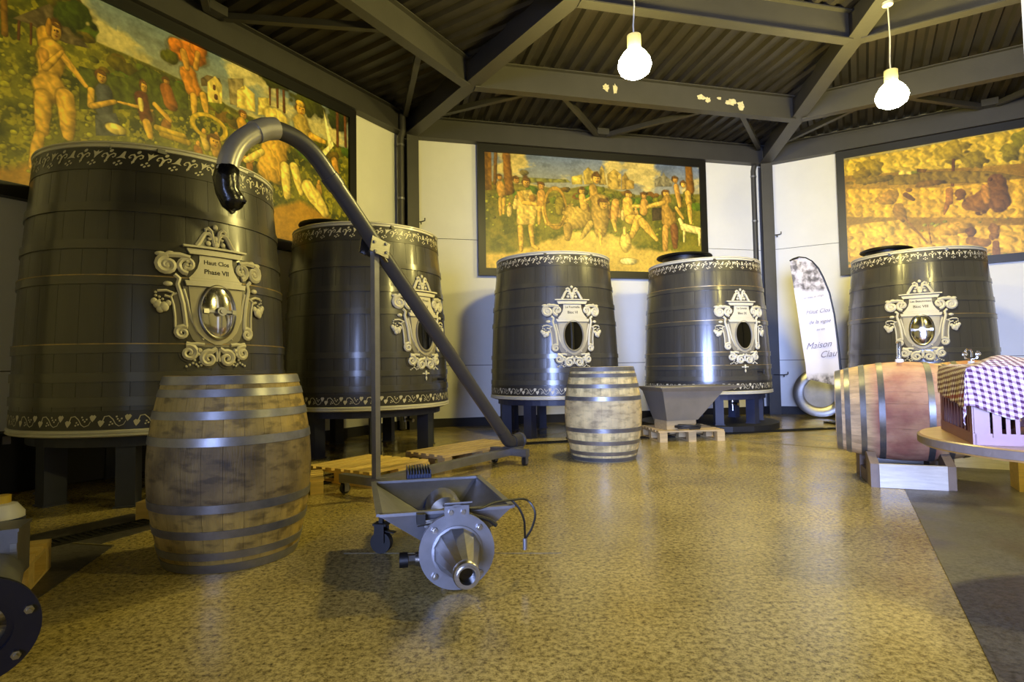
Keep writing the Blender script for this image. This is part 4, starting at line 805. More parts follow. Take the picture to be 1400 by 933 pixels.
b1 = lying(bc, ax, 'wine-stained oak barrel lying on its wooden cradle at the right', MT['oak_wine'])
b2 = lying(Vector((3.98, 5.0, .516)), ax, 'second lying oak barrel half hidden behind the crate with the cloth', MT['oak_wine'])

# wooden cradles
def cradle(cx, cy, ang, label, dep=.56):
    t = thing('barrel_cradle', label, 'cradle', (cx, cy, 0), ang, 'cradles under the lying barrels')
    for y in (-dep/2, dep/2):
        part('cross_plank', MB().box((0, y, .085), (.40, .035, .165)), MT['plank_white'], t)
    for x in (-.225, .225):
        for y in (-dep/2-.005, dep/2+.005):
            sg = 1 if y > 0 else -1
            mb = MB(); w_ = .055; ya, yb = y-sg*.13, y
            pr = [(yb, 0), (yb, .165), (ya, .235), (ya-sg*.04, .225), (ya-sg*.03, 0)] 
            mb.prism(pr, x-w_/2, x+w_/2, lambda a_, b_, c_: (c_, a_, b_)); part('chock', mb, MT['beam_wood'], t)
        part('side_rail', MB().box((x, 0, .05), (.05, dep-.3, .09)), MT['beam_wood'], t)
    return t
cradle(2.875, 4.32, -.38, 'wooden cradle with a pale front plank under the wine-stained barrel')
cradle(3.98, 5.0, -.52, 'wooden cradle under the hidden barrel behind the crate')
o = part('timber_block', MB().box((0, 0, .13), (.3, .22, .26)), MT['pine'], loc=(3.56, 3.93, 0), rot=(0, 0, -.5)); tag(o, 'pale squared timber block on the floor under the round table', 'block')

# bung and airlock on the barrels
t = thing('glass_bung', 'slim clear glass bung standing on top of the wine-stained barrel', 'bung', (2.925, 4.372, .884))
part('stopper', MB().lathe([(0, -.006), (.03, -.004), (.026, .022), (0, .024)], 16), MT['white_plastic'], t, True)
part('glass_tube', MB().lathe([(.016, .02), (.018, .14), (.014, .155), (0, .157)], 14), MT['glass'], t, True)

# ------------------------------------------------------------------ round table
tx, ty, tr, tz = 2.33, 2.33, .585, .57
t = thing('round_table', 'low round oak table at the right edge carrying the crate', 'table', (tx, ty, 0))
part('tabletop', MB().lathe([(0, tz-.045), (tr-.008, tz-.045), (tr, tz-.037), (tr, tz-.008), (tr-.008, tz), (0, tz)], 72), MT['table'], t, True)
part('edge_band', MB().lathe([(tr-.002, tz-.038), (tr+.0025, tz-.036), (tr+.0025, tz-.006), (tr-.002, tz-.005)], 72, closed=True), MT['beam_wood'], t, True)
part('pedestal', MB().lathe([(0, .03), (.07, .03), (.06, .2), (.07, .45), (.12, tz-.045), (0, tz-.045)], 20), MT['table'], t, True)
for k in range(4): part('foot', MB().bar((.0, 0, .03), (.2*math.cos(k*pi/2+.6), .2*math.sin(k*pi/2+.6), .03), .07, .06), MT['table'], t)

# ------------------------------------------------------------------ harvest crate with cloth
ca = math.atan2(.891, .454)            # long side heading
e1 = Vector((.454, .891)); e2 = Vector((.891, -.454)); c0 = Vector((1.762, 2.232))
cl, cw, ch = .60, .40, .295
t = thing('harvest_crate', 'red-brown slatted plastic crate on the round table', 'crate', (c0.x, c0.y, tz), ca)
# local x = long side (away), local y = -short side (to the right is -y)
def cb(name, c, d): part(name, MB().box(c, d), MT['crate'], t)
cb('floor_panel', (cl/2, -cw/2, .012), (cl-.01, cw-.01, .015))
for y in (-.006, -cw+.006):
    cb('bottom_rail', (cl/2, y, .022), (cl, .012, .044)); cb('top_rail', (cl/2, y, ch-.02), (cl, .012, .04)); cb('middle_rail', (cl/2, y, .16), (cl, .009, .014))
    for i in range(9): cb('slat', (.075+i*(cl-.15)/8, y, ch/2), (.018, .010, ch-.05))
for x in (.006, cl-.006):
    cb('bottom_rail', (x, -cw/2, .022), (.012, cw-.012, .044)); cb('top_rail', (x, -cw/2, ch-.02), (.012, cw-.012, .04)); cb('middle_rail', (x, -cw/2, .16), (.009, cw-.012, .014))
    for i in range(9): cb('slat', (x, -.108-i*.028, ch/2), (.010, .013, ch-.05))
for x in (.03, cl-.03):
    for y in (-.03, -cw+.03):
        cb('corner_post', (x, y-.024*(1 if y > -.1 else -1), ch/2), (.056, .01, ch-.02)) if 0 else None
        xs = 0.0065 if x < .1 else cl-.0065; ys = -.0065 if y > -.1 else -cw+.0065
        cb('corner_post', (xs, y, ch/2), (.011, .048, ch-.06)); cb('corner_post', (x, ys, ch/2), (.048, .011, ch-.06))
cb('label_holder', (.0, -.074, ch/2), (.012, .026, ch-.06))
for y in (-.02, -cw+.02): cb('top_flange', (cl/2, y, ch+.002), (cl, .036, .006))

m = bpy.data.materials.new('gingham_cloth'); m.use_nodes = True; nt = m.node_tree; N = nt.nodes; K = nt.links; bs = N['Principled BSDF']; bs.inputs['Roughness'].default_value = .9
uv = N.new('ShaderNodeUVMap'); sp = N.new('ShaderNodeSeparateXYZ'); K.new(uv.outputs[0], sp.inputs[0])
def mth(op, a, b=None, c=None):
    n_ = N.new('ShaderNodeMath'); n_.operation = op
    for i, v in enumerate((a, b, c)):
        if v is None: continue
        if isinstance(v, (int, float)): n_.inputs[i].default_value = v
        else: K.new(v, n_.inputs[i])
    return n_.outputs[0]
def stripe(s_, per, fr): return mth('LESS_THAN', mth('FRACT', mth('DIVIDE', s_, per)), fr)
su = stripe(sp.outputs[0], .021, .5); sv = stripe(sp.outputs[1], .021, .5)
redu = mth('MULTIPLY', mth('LESS_THAN', mth('ABSOLUTE', mth('SUBTRACT', sp.outputs[1], .047)), .008), mth('ADD', mth('MULTIPLY', su, .6), .4))
def mixc(fac, a, b):
    n_ = N.new('ShaderNodeMix'); n_.data_type = 'RGBA'
    K.new(fac, n_.inputs[0])
    for i, v in ((6, a), (7, b)):
        if isinstance(v, tuple): n_.inputs[i].default_value = (*srgb(v), 1)
        else: K.new(v, n_.inputs[i])
    return n_.outputs[2]
c1 = mixc(mth('MINIMUM', mth('MULTIPLY', mth('ADD', su, sv), .72), 1.0), (240, 234, 236), (120, 30, 60))
c2 = mixc(mth('MULTIPLY', su, sv), c1, (74, 34, 66)); c3 = mixc(redu, c2, (140, 36, 52)); K.new(c3, bs.inputs['Base Color'])
def cloth_pt(a, b):      # a along the long side (front edge 0), b from the left side (0) to the right; negative = hanging
    ztop = ch+.006
    mound = .034*math.exp(-((a-.22)/.2)**2-((b-.2)/.13)**2)+.012*math.sin(a*19+b*7)*math.exp(-((b-.2)/.2)**2)+.008*math.sin(b*33-a*11)
    xa, hb = a, 0
    da_ = max(0, -a); db_ = max(0, -b); rad = .012
    x = max(a, -.006); y = max(b, -.006); z = ztop + (max(0, mound) if a > 0 and b > 0 else 0)*min(1, min(a, b)*14 if min(a, b) > 0 else 0)
    drop = max(da_, db_)+.35*min(da_, db_)
    flare = .012+.01*math.sin(b*55)+.006*math.sin(a*40)
    if da_ > 0: x = -.008-min(da_, .03)*.35-flare*min(1, da_*8)*.6
    if db_ > 0: y = -.008-min(db_, .03)*.35-(.012+.009*math.sin(a*42))*min(1, db_*8)*.6
    z -= drop*.98
    return (x, -y, z)
NA, NB_ = 90, 80; vs = []; uvs = []
for i in range(NA+1):
    for j in range(NB_+1):
        b_ = -.155+(.40+.155-.01)*j/NB_; b_ = b_ - .03*(i/NA)*(1-j/NB_)*0
        front = -.145-.45*max(0, min(b_+.02, .13))+ .7*max(0, b_-.13) if b_ < .3 else -.085
        front = max(front, -.22)
        back = .50-.25*max(0, -b_)
        a_ = front+(back-front)*i/NA
        if b_ < 0: b2_ = b_*(.80+.35*(1-i/NA)) 
        else: b2_ = b_
        vs.append(cloth_pt(a_, b2_)); uvs.append((a_*.94+b2_*.34, -a_*.34+b2_*.94+.2 if 0 else (b2_+.155)*.94+.34*(a_+.1)*.25))
fs = [(i*(NB_+1)+j, (i+1)*(NB_+1)+j, (i+1)*(NB_+1)+j+1, i*(NB_+1)+j+1) for i in range(NA) for j in range(NB_)]
me = bpy.data.meshes.new('gingham_cloth'); me.from_pydata(vs, [], fs); me.materials.append(m)
ul = me.uv_layers.new(name='UVMap')
for lp in me.loops: ul.data[lp.index].uv = uvs[lp.vertex_index]
me.polygons.foreach_set('use_smooth', [True]*len(me.polygons)); me.update()
o = link(bpy.data.objects.new('gingham_cloth', me)); o.location = (c0.x, c0.y, tz); o.rotation_euler = (0, 0, ca)
sd = o.modifiers.new('thickness', 'SOLIDIFY'); sd.thickness = .0022; sd.offset = 1
tag(o, 'red and white gingham cloth draped over the slatted crate', 'cloth')
# glass airlock whose bung sits in a demijohn inside the crate
def cpos(a, b, z): q_ = c0+e1*a+e2*b; return (q_.x, q_.y, tz+z)
t = thing('demijohn', 'dark glass demijohn standing inside the crate under the cloth', 'bottle', cpos(.475, .16, .02))
part('glass_body', MB().lathe([(0, 0), (.08, .004), (.09, .03), (.09, .14), (.06, .2), (.024, .225), (.022, .262), (.026, .266), (0, .266)], 24), MT['hole'], t, True)
t = thing('airlock', 'clear twin-bulb glass airlock standing on top of the gingham cloth', 'airlock', cpos(.475, .102, ch+.012))
part('stopper', MB().lathe([(0, -.004), (.014, -.004), (.012, .012), (0, .012)], 12), MT['white_plastic'], t, True)
mb = MB().tube([(0, 0, .008), (.002, 0, .02), (.018, -.009, .024), (.024, -.012, .04), (.024, -.012, .058)], .0045, 8); mb.tube([(.0, 0, .02), (-.018, .009, .024), (-.02, .01, .05), (-.012, .006, .066), (0, 0, .064), (.004, -.002, .05), (.003, -.001, .03)], .0045, 8)
mb.sphere((.024, -.012, .044), .011, 10, 8); mb.sphere((-.019, .009, .044), .011, 10, 8)
part('glass_tube', mb, MT['glass'], t, True)
o = part('white_tube', MB().tube([cpos(.5, .03, ch-.0), cpos(.62, .075, ch+.0)], .011, 10), MT['white_plastic'], None, True); tag(o, 'short white plastic tube lying on the rim of the slatted crate', 'tube')

# ------------------------------------------------------------------ feather banner and round lid by the right wall
def banner():
    base = Vector((4.46, 8.3, 0)); t = thing('feather_banner', 'tall pale feather banner on a curved black pole by the right column', 'banner', (4.46, 8.3, 0))
    pole = [(4.735, .03), (4.72, .4), (4.703, .782), (4.675, 1.2), (4.641, 1.572), (4.585, 1.88), (4.505, 2.104), (4.44, 2.24), (4.356, 2.345), (4.27, 2.395), (4.168, 2.408), (4.09, 2.385), (4.04, 2.357)]
    left = [(4.255, .45), (4.221, .55), (4.212, .843), (4.17, 1.2), (4.119, 1.687), (4.085, 1.95), (4.06, 2.15), (4.045, 2.26), (4.042, 2.31), (4.04, 2.335), (4.04, 2.345), (4.04, 2.35), (4.04, 2.357)]
    part('curved_pole', MB().tube([(x-4.46, 0, z) for x, z in pole], [.018]*8+[.014]*5, 8), MT['black'], t, True)
    vs = []; cols = []; n_ = 8
    import itertools
    def interp(P, i, f): a, b = P[i], P[min(i+1, len(P)-1)]; return (a[0]+(b[0]-a[0])*f, a[1]+(b[1]-a[1])*f)
    sub = 6; rws = []
    for i in range(len(pole)-1):
        for k in range(sub): rws.append((interp(left, i, k/sub), interp(pole, i, k/sub)))
    rws = [r for r in rws if r[1][1] > .5]
    for (lx, lz), (px, pz) in rws:
        lz2 = lz
        for j in range(13):
            f = j/12; x = lx+(px-lx)*f; z = lz2+(pz-lz2)*f
            vs.append((x-4.46, .012*math.sin(f*9+z*1.2), z))
    fs = [(i*13+j, i*13+j+1, (i+1)*13+j+1, (i+1)*13+j) for i in range(len(rws)-1) for j in range(12)]
    mm = bpy.data.materials.new('banner_print'); mm.use_nodes = True; nt = mm.node_tree; N = nt.nodes; K = nt.links; b = N['Principled BSDF']; b.inputs['Roughness'].default_value = .7
    tc = N.new('ShaderNodeTexCoord'); sp = N.new('ShaderNodeSeparateXYZ'); K.new(tc.outputs['Object'], sp.inputs[0])
    n1 = N.new('ShaderNodeTexNoise'); n1.inputs['Scale'].default_value = 9; n1.inputs['Detail'].default_value = 6; K.new(tc.outputs['Object'], n1.inputs['Vector'])
    r1 = N.new('ShaderNodeValToRGB'); r1.color_ramp.elements[0].position = .42; r1.color_ramp.elements[1].position = .58
    r1.color_ramp.elements[0].color = (*srgb((96, 92, 96)), 1); r1.color_ramp.elements[1].color = (*srgb((205, 200, 208)), 1); K.new(n1.outputs[0], r1.inputs[0])
    def rng_(lo, hi):
        a = N.new('ShaderNodeMapRange'); K.new(sp.outputs[2], a.inputs[0]); a.inputs[1].default_value = lo; a.inputs[2].default_value = hi; return a.outputs[0]
    a_ = N.new('ShaderNodeMath'); a_.operation = 'MAXIMUM'; K.new(rng_(1.88, 1.95), a_.inputs[0])
    iv = N.new('ShaderNodeMapRange'); K.new(sp.outputs[2], iv.inputs[0]); iv.inputs[1].default_value = .66; iv.inputs[2].default_value = .74; iv.inputs[3].default_value = 1; iv.inputs[4].default_value = 0; K.new(iv.outputs[0], a_.inputs[1])
    mx = N.new('ShaderNodeMix'); mx.data_type = 'RGBA'; K.new(a_.outputs[0], mx.inputs[0]); mx.inputs[6].default_value = (*srgb((222, 220, 234)), 1); K.new(r1.outputs[0], mx.inputs[7]); K.new(mx.outputs[2], b.inputs['Base Color'])
    part('fabric', MB().add(vs, fs), mm, t, True)
    ink = mat('grey_print', (128, 124, 146), .7, var=.05)
    for tx_, sz, x, z, rz in (('Haut Clos', .085, -.06, 1.62, .1), ('de la vigne', .075, -.04, 1.47, .1), ('au vin', .05, -.03, 1.36, .1), ('Maison', .13, -.07, 1.13, .12), ('Clau', .13, .06, 1.0, .1), ('Les caves du village', .04, -.12, 1.83, .16)):
        tb = text_mb(tx_, sz, 1.0, .5); c_, s_ = math.cos(rz), math.sin(rz)
        tb.v = [(x+u*c_-v*s_, -.016, z+u*s_+v*c_) for u, v, _ in tb.v]; part('lettering', tb, ink, t)
    part('base_plate', MB().box((.275, 0, .012), (.4, .4, .02)), MT['black'], t)
banner()
t = thing('manway_lid', 'round polished steel lid leaning on the wall behind the feather banner', 'lid', (4.93, 9.3, 0), 0)
Rl = Matrix.Rotation(math.radians(78), 3, 'X')
Rl = RZ(math.atan2(DIRS[2].y, DIRS[2].x)) @ Rl
part('outer_ring', MB().lathe([(.24, .0), (.24, .012), (.27, .022), (.36, .02), (.395, .01), (.40, -.01), (.38, -.015)], 56, R=Rl, c=(0, 0, .40)), MT['steel'], t, True)
part('inner_disc', MB().lathe([(0, .004), (.24, .002), (.245, -.01), (0, -.01)], 48, R=Rl, c=(0, 0, .40)), MT['steel_dull'], t, True)

# ------------------------------------------------------------------ pallets
def pallet(x, y, ang, lx, ly, h, label, m, nb=7, z0=0):
    t = thing('pallet', label, 'pallet', (x, y, z0), ang, 'wooden pallets')
    bt = .02
    for i in range(nb):
        yy = -ly/2+(i+.5)*ly/nb; part('deck_board', MB().box((0, 0, 0), (lx, ly/nb*.66, bt)), m, t, loc=(random.uniform(-.004, .004), yy, h-bt/2), rot=(0, 0, random.uniform(-.006, .006)))
    for i in range(3):
        xx = -lx/2+.05+i*(lx-.1)/2
        part('stringer_board', MB().box((0, 0, 0), (.09, ly, .018)), m, t, loc=(xx, 0, h-bt-.009))
        part('bottom_board', MB().box((0, 0, 0), (.09, ly, .016)), m, t, loc=(xx, 0, .008))
        for j in range(3):
            yy = -ly/2+.045+j*(ly-.09)/2; part('block', MB().box((0, 0, 0), (.09, .088, h-bt-.018-.016)), m, t, loc=(xx, yy, .016+(h-bt-.034)/2))
    return t
pallet(-1.21, 4.87, math.atan2(.58, .363), .68, .74, .12, 'fresh yellow pallet under the conveyor stand, left of the other', MT['pine'], 7)
pallet(-.475, 5.74, math.atan2(.764, .645), 1.08, .54, .12, 'weathered pallet lying behind the conveyor frame, right of the yellow one', MT['pine_grey'], 5)
pallet(-1.83, 4.30, .35, .8, .42, .11, 'yellow pallet corner peeking out right of the large upright barrel', MT['pine'], 5)
pallet(2.03, 7.05, .08, .78, .72, .13, 'pallet under the grey steel hopper in front of the blue-sheened tank', MT['pine_grey'], 6)
pallet(-2.27, 2.33, math.atan2(-.36, .18)+pi/2, .56, .62, .14, 'low yellow pallet at the left edge under the grey box', MT['pine'], 5)
o = part('timber_block', MB().box((0, 0, .055), (.34, .14, .11)), MT['pine'], loc=(-2.14, 3.63, 0), rot=(0, 0, .0)); tag(o, 'short yellow timber lying left of the large upright barrel', 'block')

# ------------------------------------------------------------------ steel hopper on the pallet
t = thing('steel_hopper', 'open grey steel hopper with flared rim standing on a pallet', 'hopper', (1.70, 6.62, .24), math.atan2(.24, .97))
def shell(mb, ring0, ring1, th=.004):
    n_ = len(ring0); mb.add([*ring0, *ring1], [(i, (i+1) % n_, n_+(i+1) % n_, n_+i) for i in range(n_)]); return mb
zr = .385
top = [(0, 0, zr), (1.08, 0, zr), (1.08, .58, zr), (0, .58, zr)]; mid = [(.03, .03, zr-.04), (.82, .03, zr-.05), (.82, .55, zr-.05), (.03, .55, zr-.04)]
bot = [(.10, .08, 0), (.50, .08, 0), (.50, .42, 0), (.10, .42, 0)]
for nm, a_, b_ in (('flared_rim', top, mid), ('hopper_wall', mid, bot)):
    o = part(nm, shell(MB(), a_, b_), MT['hopper'], t); sd = o.modifiers.new('thickness', 'SOLIDIFY'); sd.thickness = .006
mb = MB()
for i in range(4): mb.bar(top[i], top[(i+1) % 4], .022, .012)
part('rim_edge', mb, MT['hopper'], t)
part('outlet_plate', MB().box((.30, .25, .003), (.4, .34, .006)), MT['steel_dull'], t)
o = part('timber_block', MB().box((0, 0, .055), (.38, .3, .108)), MT['pine_grey'], loc=(1.93, 6.94, .131), rot=(0, 0, .24)); tag(o, 'pale timber block between the pallet and the grey steel hopper', 'block')
mb = MB()
pts = [(.13*math.cos(a_*.9)*(1+.15*math.sin(a_*2.3)), .07*math.sin(a_*.9), .02+.012*(a_ % 5)/1.5) for a_ in [i*.35 for i in range(70)]]
mb.tube(pts, .011, 6); o = part('cable_coil', mb, MT['dark'], None, True, loc=(2.02, 6.72, .13)); tag(o, 'tangled black cable lying on the pallet below the steel hopper', 'cable')

# ------------------------------------------------------------------ conveyor stand and bent pipe
PD = Vector((.567, .824)); PD.normalize(); pa = math.atan2(PD.y, PD.x)
def pv(m_, z): return Vector((-.959+PD.x*m_, 4.05+PD.y*m_, z))
t = thing('conveyor_stand', 'wheeled steel frame with a square post carrying the slanting pipe', 'stand', (-.959, 4.05, 0), pa)
part('base_beam', MB().bar((0, 0, .115), (1.62, 0, .115), .07, .06), MT['steel_dull'], t)
part('cross_bar', MB().bar((0, -.36, .115), (0, .36, .115), .06, .055), MT['steel_dull'], t)
part('end_bar', MB().bar((1.62, -.2, .115), (1.62, .2, .115), .06, .065), MT['steel_dull'], t)
part('post', MB().box((0, 0, .14+.80), (.043, .043, 1.60)), MT['steel_dull'], t, label='square steel post')
part('end_saddle', MB().box((1.68, 0, .135), (.14, .14, .04)), MT['steel_dull'], t)
def castor(t, x, y, r=.045, zt=.09, m1='steel_dull'):
    c = part('castor', MB().box((0, 0, zt-.004), (.06, .06, .008)).box((0, -.022, zt-.035), (.04, .004, .07)).box((0, .022, zt-.035), (.04, .004, .07)), MT[m1], t, loc=(x, y, 0))
    part('wheel', MB().tube([(0, -.014, r), (0, .014, r)], r, 16), MT['dark'], c, True)
for x_, y_ in ((0, .33), (0, -.33), (1.62, .17), (1.62, -.17)): castor(t, x_, y_, .038, .088)
# clamp
q_ = Vector((-.48, 0, .485)).normalized() if 0 else None
part('clamp_plate', MB().box((0, -.055, 1.752), (.17, .008, .11), Matrix.Rotation(math.radians(12), 3, 'Y')).box((0, .055, 1.752), (.17, .008, .11), Matrix.Rotation(math.radians(12), 3, 'Y')).box((.03, 0, 1.70), (.12, .11, .008), Matrix.Rotation(math.radians(43), 3, 'Y')), MT['steel'], t)
mb = MB()
for dx, dz in ((-.055, .03), (.055, -.03), (.05, .03), (-.05, -.035)): mb.tube([(dx, -.068, 1.752+dz), (dx, -.05, 1.752+dz)], .011, 6)
part('clamp_bolt', mb, MT['steel_dull'], t)
t = thing('conveyor_pipe', 'dark grey plastic pipe slanting from its bend down to the wheeled frame', 'pipe', (0, 0, 0))
def smooth(P, n=6):
    out_ = []
    for i in range(len(P)-1):
        p0, p1, p2, p3 = P[max(i-1, 0)], P[i], P[i+1], P[min(i+2, len(P)-1)]
        for k in range(n):
            u = k/n; out_.append(.5*((2*p1)+(p2-p0)*u+(2*p0-5*p1+4*p2-p3)*u*u+(3*p1-p0-3*p2+p3)*u**3))
    return out_+[P[-1]]
bend = [Vector(v) for v in ((-1.112, 3.828, 2.053), (-1.18, 3.73, 2.17), (-1.227, 3.661, 2.25), (-1.273, 3.593, 2.306), (-1.333, 3.507, 2.342), (-1.404, 3.404, 2.345), (-1.455, 3.33, 2.31))]
elb = [Vector(v) for v in ((-1.44, 3.352, 2.322), (-1.485, 3.287, 2.27), (-1.53, 3.222, 2.19), (-1.557, 3.181, 2.097), (-1.570, 3.162, 2.0))]
straight = [pv(1.50, .318), Vector((-1.112, 3.828, 2.053))]
rp = .054
part('straight_pipe', MB().tube(straight, rp, 20), MT['grey_plastic'], t, True)
part('bend', MB().tube(smooth(bend), rp, 20), MT['grey_plastic'], t, True)
part('coupling', MB().tube([Vector((-1.145, 3.78, 2.11)), Vector((-1.18, 3.73, 2.165))], rp+.006, 20), MT['grey_plastic'], t, True)
part('end_elbow', MB().tube(smooth(elb), rp+.004, 20), MT['pale_pipe'], t, True, label='pale end elbow')
d_ = (Vector((-1.485, 3.287, 2.27))-Vector((-1.44, 3.352, 2.322))).normalized()
part('coupling', MB().tube([Vector((-1.40, 3.41, 2.352)), Vector((-1.44, 3.352, 2.326)), Vector((-1.475, 3.302, 2.285))], rp+.012, 20), MT['pale_pipe'], t, True)
mb = MB(); n_ = 20; vs = []
bp_ = [Vector((-1.566, 3.168, 2.03)), Vector((-1.572, 3.160, 1.97)), Vector((-1.565, 3.165, 1.90)), Vector((-1.545, 3.18, 1.85)), Vector((-1.515, 3.195, 1.815))]
br = [.062, .067, .062, .066, .056]
mb.tube(bp_, br, n_, cap=False)
rr_ = random.Random(3); mb.v = [tuple(c+rr_.uniform(-.006, .006) for c in v) for v in mb.v]
o = part('plastic_bag', mb, MT['bag'], t, True, label='crumpled black plastic wrapped over the mouth'); sd = o.modifiers.new('thickness', 'SOLIDIFY'); sd.thickness = .003
low = [pv(1.50, .318), pv(1.55, .27), pv(1.59, .225), pv(1.65, .20), pv(1.74, .20)]
part('lower_elbow', MB().tube(smooth(low), rp+.003, 20), MT['grey_plastic'], t, True)
part('coupling', MB().tube([pv(1.66, .20), pv(1.78, .20)], rp+.012, 20), MT['grey_plastic'], t, True)
part('end_flange', MB().tube([pv(1.78, .20), pv(1.80, .20)], rp+.02, 20), MT['steel_dull'], t, True)
for m_, z_ in ((.55, 1.238), ): pass

# ------------------------------------------------------------------ screw pump with hopper
def pump(loc, ang, label, cone=True, fm='steel_dull', hop=True):
    # local +X points forward (towards the outlet)
    t = thing('must_pump', label, 'pump', (*loc, 0), ang, 'screw pumps')
    zc = .160
    A = Matrix.Rotation(pi/2, 3, 'Y')
    def ringx(prof, x0=0, n=36): return MB().lathe([(r, x) for r, x in prof], n, R=A, c=(x0, 0, zc))
    part('outlet_flange', ringx([(.088, -.006), (.153, -.006), (.153, .008), (.088, .008)], 0, 48), MT[fm], t, True)
    f2 = part('counter_flange', ringx([(.07, -.022), (.15, -.022), (.15, -.01), (.07, -.01)], 0, 48), MT[fm], t, True)
    for k in range(4 if cone else 6):
        a = pi/4+k*pi/2 if cone else k*pi/3+.3
        mb = MB().tube([(.008, .128*math.cos(a), zc+.128*math.sin(a)), (.020, .128*math.cos(a), zc+.128*math.sin(a))], .013, 6); mb.tube([(-.03, .128*math.cos(a), zc+.128*math.sin(a)), (.03, .128*math.cos(a), zc+.128*math.sin(a))], .006, 8)
        part('flange_bolt', mb, MT['steel'], t)
    if cone:
        mb = MB(); n_ = 12; vs = []
        for r, x in ((.098, .008), (.042, .25), (.042, .275)):
            for k in range(n_): vs.append((x, r*math.cos(2*pi*(k+.5)/n_), zc+r*math.sin(2*pi*(k+.5)/n_)))
        mb.add(vs, [(i*n_+k, i*n_+(k+1) % n_, (i+1)*n_+(k+1) % n_, (i+1)*n_+k) for i in range(2) for k in range(n_)])
        part('outlet_cone', mb, MT['steel'], t)
        part('cone_collar', ringx([(.088, .008), (.103, .008), (.103, .016), (.09, .018)]), MT['steel_dull'], t, True)
        part('outlet_union', ringx([(.030, .265), (.030, .302), (.036, .302), (.036, .295), (.046, .295), (.049, .29), (.049, .265)]), MT['steel'], t, True)
        part('outlet_bore', ringx([(0, .272), (.030, .272)]), MT['hole'], t, True)
    else:
        mb = MB()
        vs_ = []; ns_ = 48
        for i in range(ns_+1):
            a = i*2*pi*1.6/ns_; x_ = -.115+.11*i/ns_
            for r_ in (.018, .084): vs_.append((x_+.004*math.sin(a*5), r_*math.cos(a), zc+r_*math.sin(a)))
        mb.add(vs_, [(2*i, 2*i+1, 2*i+3, 2*i+2) for i in range(ns_)])
        mb.tube([(-.118, 0, zc), (.0, 0, zc)], .018, 12)
        part('screw_blades', mb, MT['steel'], t)
        part('outlet_bore', ringx([(0, -.12), (.088, -.11), (.088, -.006)]), MT['navy'], t, True)
    # trough tube and hopper
    part('screw_tube', ringx([(.085, -.70), (.085, -.02)], 0, 32), MT['steel_dull'], t, True)
    if hop: part('screw_shaft_cover', ringx([(0, -.66), (.05, -.65), (.083, -.6), (.083, -.45), (.078, -.40), (0, -.36)]).map(lambda x, y, z: (x, y, z+.05)), MT['steel'], t, True)
    zr = .30
    top = [(-.09, -.305, zr), (-.09, .25, zr), (-.80, .215, zr), (-.80, -.34, zr)]
    bot = [(-.12, -.075, zc-.02), (-.12, .075, zc-.02), (-.68, .075, zc-.02), (-.68, -.075, zc-.02)]
    for i in range(4 if hop else 0):
        mb = MB().add([top[i], top[(i+1) % 4], bot[(i+1) % 4], bot[i]], [(0, 1, 2, 3)])
        o = part('hopper_wall', mb, MT['steel_dull'], t); sd = o.modifiers.new('thickness', 'SOLIDIFY'); sd.thickness = .004
    mb = MB()
    for i in range(4): mb.bar(top[i], top[(i+1) % 4], .026, .012)
    if hop: part('hopper_rim', mb, MT['steel_dull'], t)
    for x_, y_ in ((-.58, .19), (-.58, -.30)) if hop else ():
        c = part('castor', MB().box((0, 0, .14), (.07, .06, .01)).box((0, -.03, .10), (.05, .006, .09)).box((0, .03, .10), (.05, .006, .09)).box((.0, 0, .19), (.02, .02, .1)), MT['dark'], t, loc=(x_, y_, 0), rot=(0, 0, 1.15))
        part('wheel', MB().tube([(0, -.018, .052), (0, .018, .052)], .052, 20), MT['dark'], c, True)
        part('brake_lever', MB().bar((-.02, 0, .115), (.07, 0, .10), .03, .006), MT['black'], c)
    part('support_foot', MB().box((-.08, 0, .02), (.05, .12, .04)).box((-.08, 0, .05), (.03, .05, .06)), MT['steel_dull'], t)
    if not hop: return t
    mo = part('motor', MB().box((-.93, -.10, .25), (.2, .13, .15)), MT['blue'], t, label='blue finned motor')
    mb = MB()
    for i in range(9): mb.box((-.93, -.10-.06+i*.015, .335), (.2, .004, .022)); mb.box((-.826, -.10-.06+i*.015, .26), (.012, .004, .15))
    part('cooling_fins', mb, MT['blue'], mo)
    part('gearbox', ringx([(0, -.86), (.09, -.86), (.09, -.70), (0, -.70)]), MT['blue'], t, True)
    if cone:
        part('sensor_bracket', MB().box((.012, 0, .318), (.006, .10, .05)).box((.035, 0, .355), (.08, .11, .005), Matrix.Rotation(math.radians(-18), 3, 'Y')).box((-.01, .0, .345), (.05, .03, .02)), MT['steel_dull'], t)
        for y_ in (-.025, .025): part('bracket_bolt', MB().tube([(.014, y_, .318), (.026, y_, .318)], .010, 6), MT['steel'], t)
        part('limit_switch', MB().box((-.06, -.14, .285), (.05, .035, .04)), MT['black'], t)
        part('switch_fitting', MB().tube([(-.05, -.06, .27), (-.05, -.155, .262)], .010, 8).box((-.055, -.10, .262), (.02, .05, .03)), MT['steel'], t, True)
        cw = [Vector(v) for v in ((-.02, .03, .318), (-.03, .1, .315), (-.07, .17, .325), (-.1, .26, .325), (-.14, .33, .31), (-.12, .36, .26), (-.10, .34, .2), (-.11, .31, .15))]
        part('cable', MB().tube(smooth(cw), .005, 6), MT['black'], t, True)
        cw = [Vector(v) for v in ((-.1, .25, .325), (-.085, .28, .29), (-.08, .30, .24), (-.09, .305, .19), (-.11, .31, .15))]
        part('cable', MB().tube(smooth(cw), .005, 6), MT['black'], t, True)
        part('cable_plug', MB().tube([(-.11, .31, .155), (-.115, .31, .105)], .010, 8), MT['steel_dull'], t, True)
        part('cable_conduit', MB().tube([(-.01, .05, .30), (-.03, .14, .265), (-.03, .17, .24)], .009, 8), MT['black'], t, True)
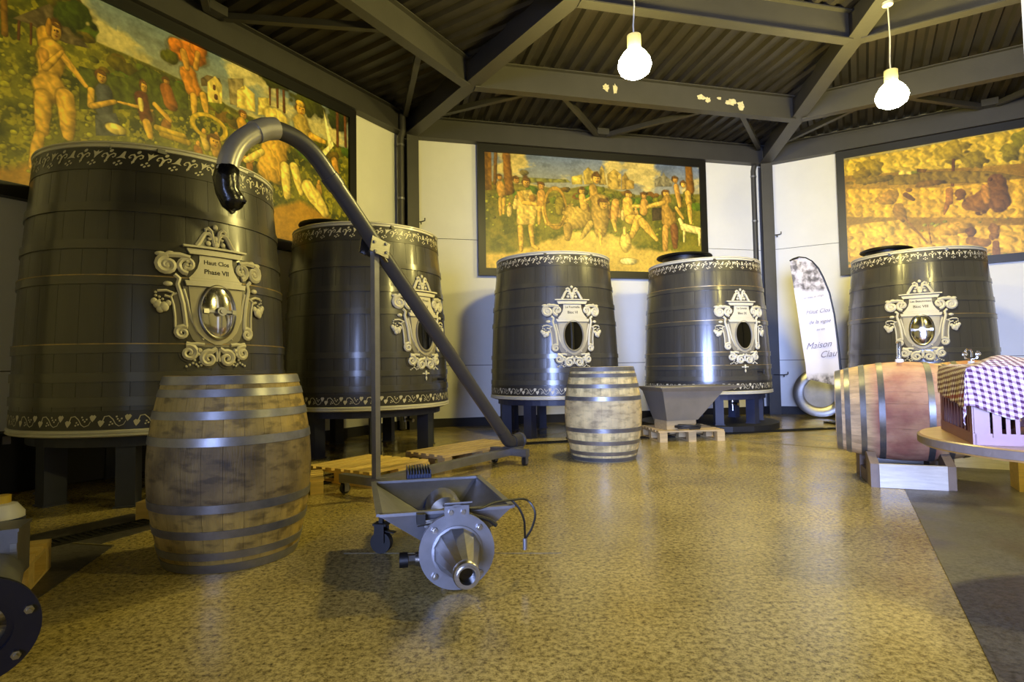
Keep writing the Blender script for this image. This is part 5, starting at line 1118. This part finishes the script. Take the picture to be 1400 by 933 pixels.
        mb = MB().tube([(-.16, -.07, .09), (-.16, -.16, .09)], .028, 14); mb.tube([(-.16, -.16, .09), (-.16, -.19, .09)], .022, 6); mb.tube([(-.16, -.13, .09), (-.16, -.145, .09)], .034, 8)
        part('drain_cock', mb, MT['steel'], t, True)
        part('drain_knob', MB().tube([(-.16, -.19, .09), (-.16, -.225, .09)], .032, 12), MT['black'], t, True)
    return t
pump((-.237, 2.37), math.atan2(-.97, .215), 'stainless screw pump with square hopper and pointed outlet cone in the foreground')
pump((-1.565, 1.70), math.atan2(-.8, .62), 'screw pump with open dark blue flange at the bottom left corner', cone=False, fm='navy', hop=False)
# grey box and canister on the left pallet
t = thing('grey_box', 'plain grey steel box standing on the pallet at the left edge', 'box', (-1.90, 2.16, .14), math.atan2(.89, -.45)-pi/2)
part('box_body', MB().box((-.16, .08, .088), (.42, .16, .176)), MT['steel_dull'], t); part('box_lid', MB().box((-.16, .08, .182), (.43, .17, .012)), MT['steel_dull'], t)
part('latch', MB().box((.04, -.004, .12), (.02, .008, .03)), MT['steel'], t)
t = thing('canister', 'white canister with blue label and yellow cap behind the grey box', 'canister', (-2.09, 2.38, .14), .2)
part('canister_body', MB().lathe([(0, 0), (.07, 0), (.075, .01), (.075, .2), (.05, .235), (.028, .24), (0, .24)], 24), MT['white_plastic'], t, True)
part('canister_cap', MB().lathe([(0, .24), (.03, .24), (.03, .27), (0, .272)], 16), MT['yellow_plastic'], t, True)
part('label_sleeve', MB().lathe([(.0765, .06), (.0765, .18)], 24), MT['blue'], t, True)
part('label_panel', MB().box((.04, -.068, .15), (.03, .012, .05)), MT['white_plastic'], t)

# black box added to darken the wall base under and beside the first tank
mb = MB(); dA_ = DIRS[0]; aA = math.atan2(dA_.y, dA_.x)
t = thing('dark_infill', 'long low black box added to darken the left wall under the first tank', 'infill', P3(0, L-6.1, .03, 0), aA)
part('infill_body', MB().box((1.25, -.13, .22), (2.5, .24, .42)), MT['black'], t)
part('infill_top', MB().box((1.25, -.13, .445), (2.54, .26, .03)), MT['dark'], t)
for x_ in (.4, 1.25, 2.1): part('latch', MB().box((x_, -.262, .41), (.05, .012, .06)), MT['steel_dull'], t)
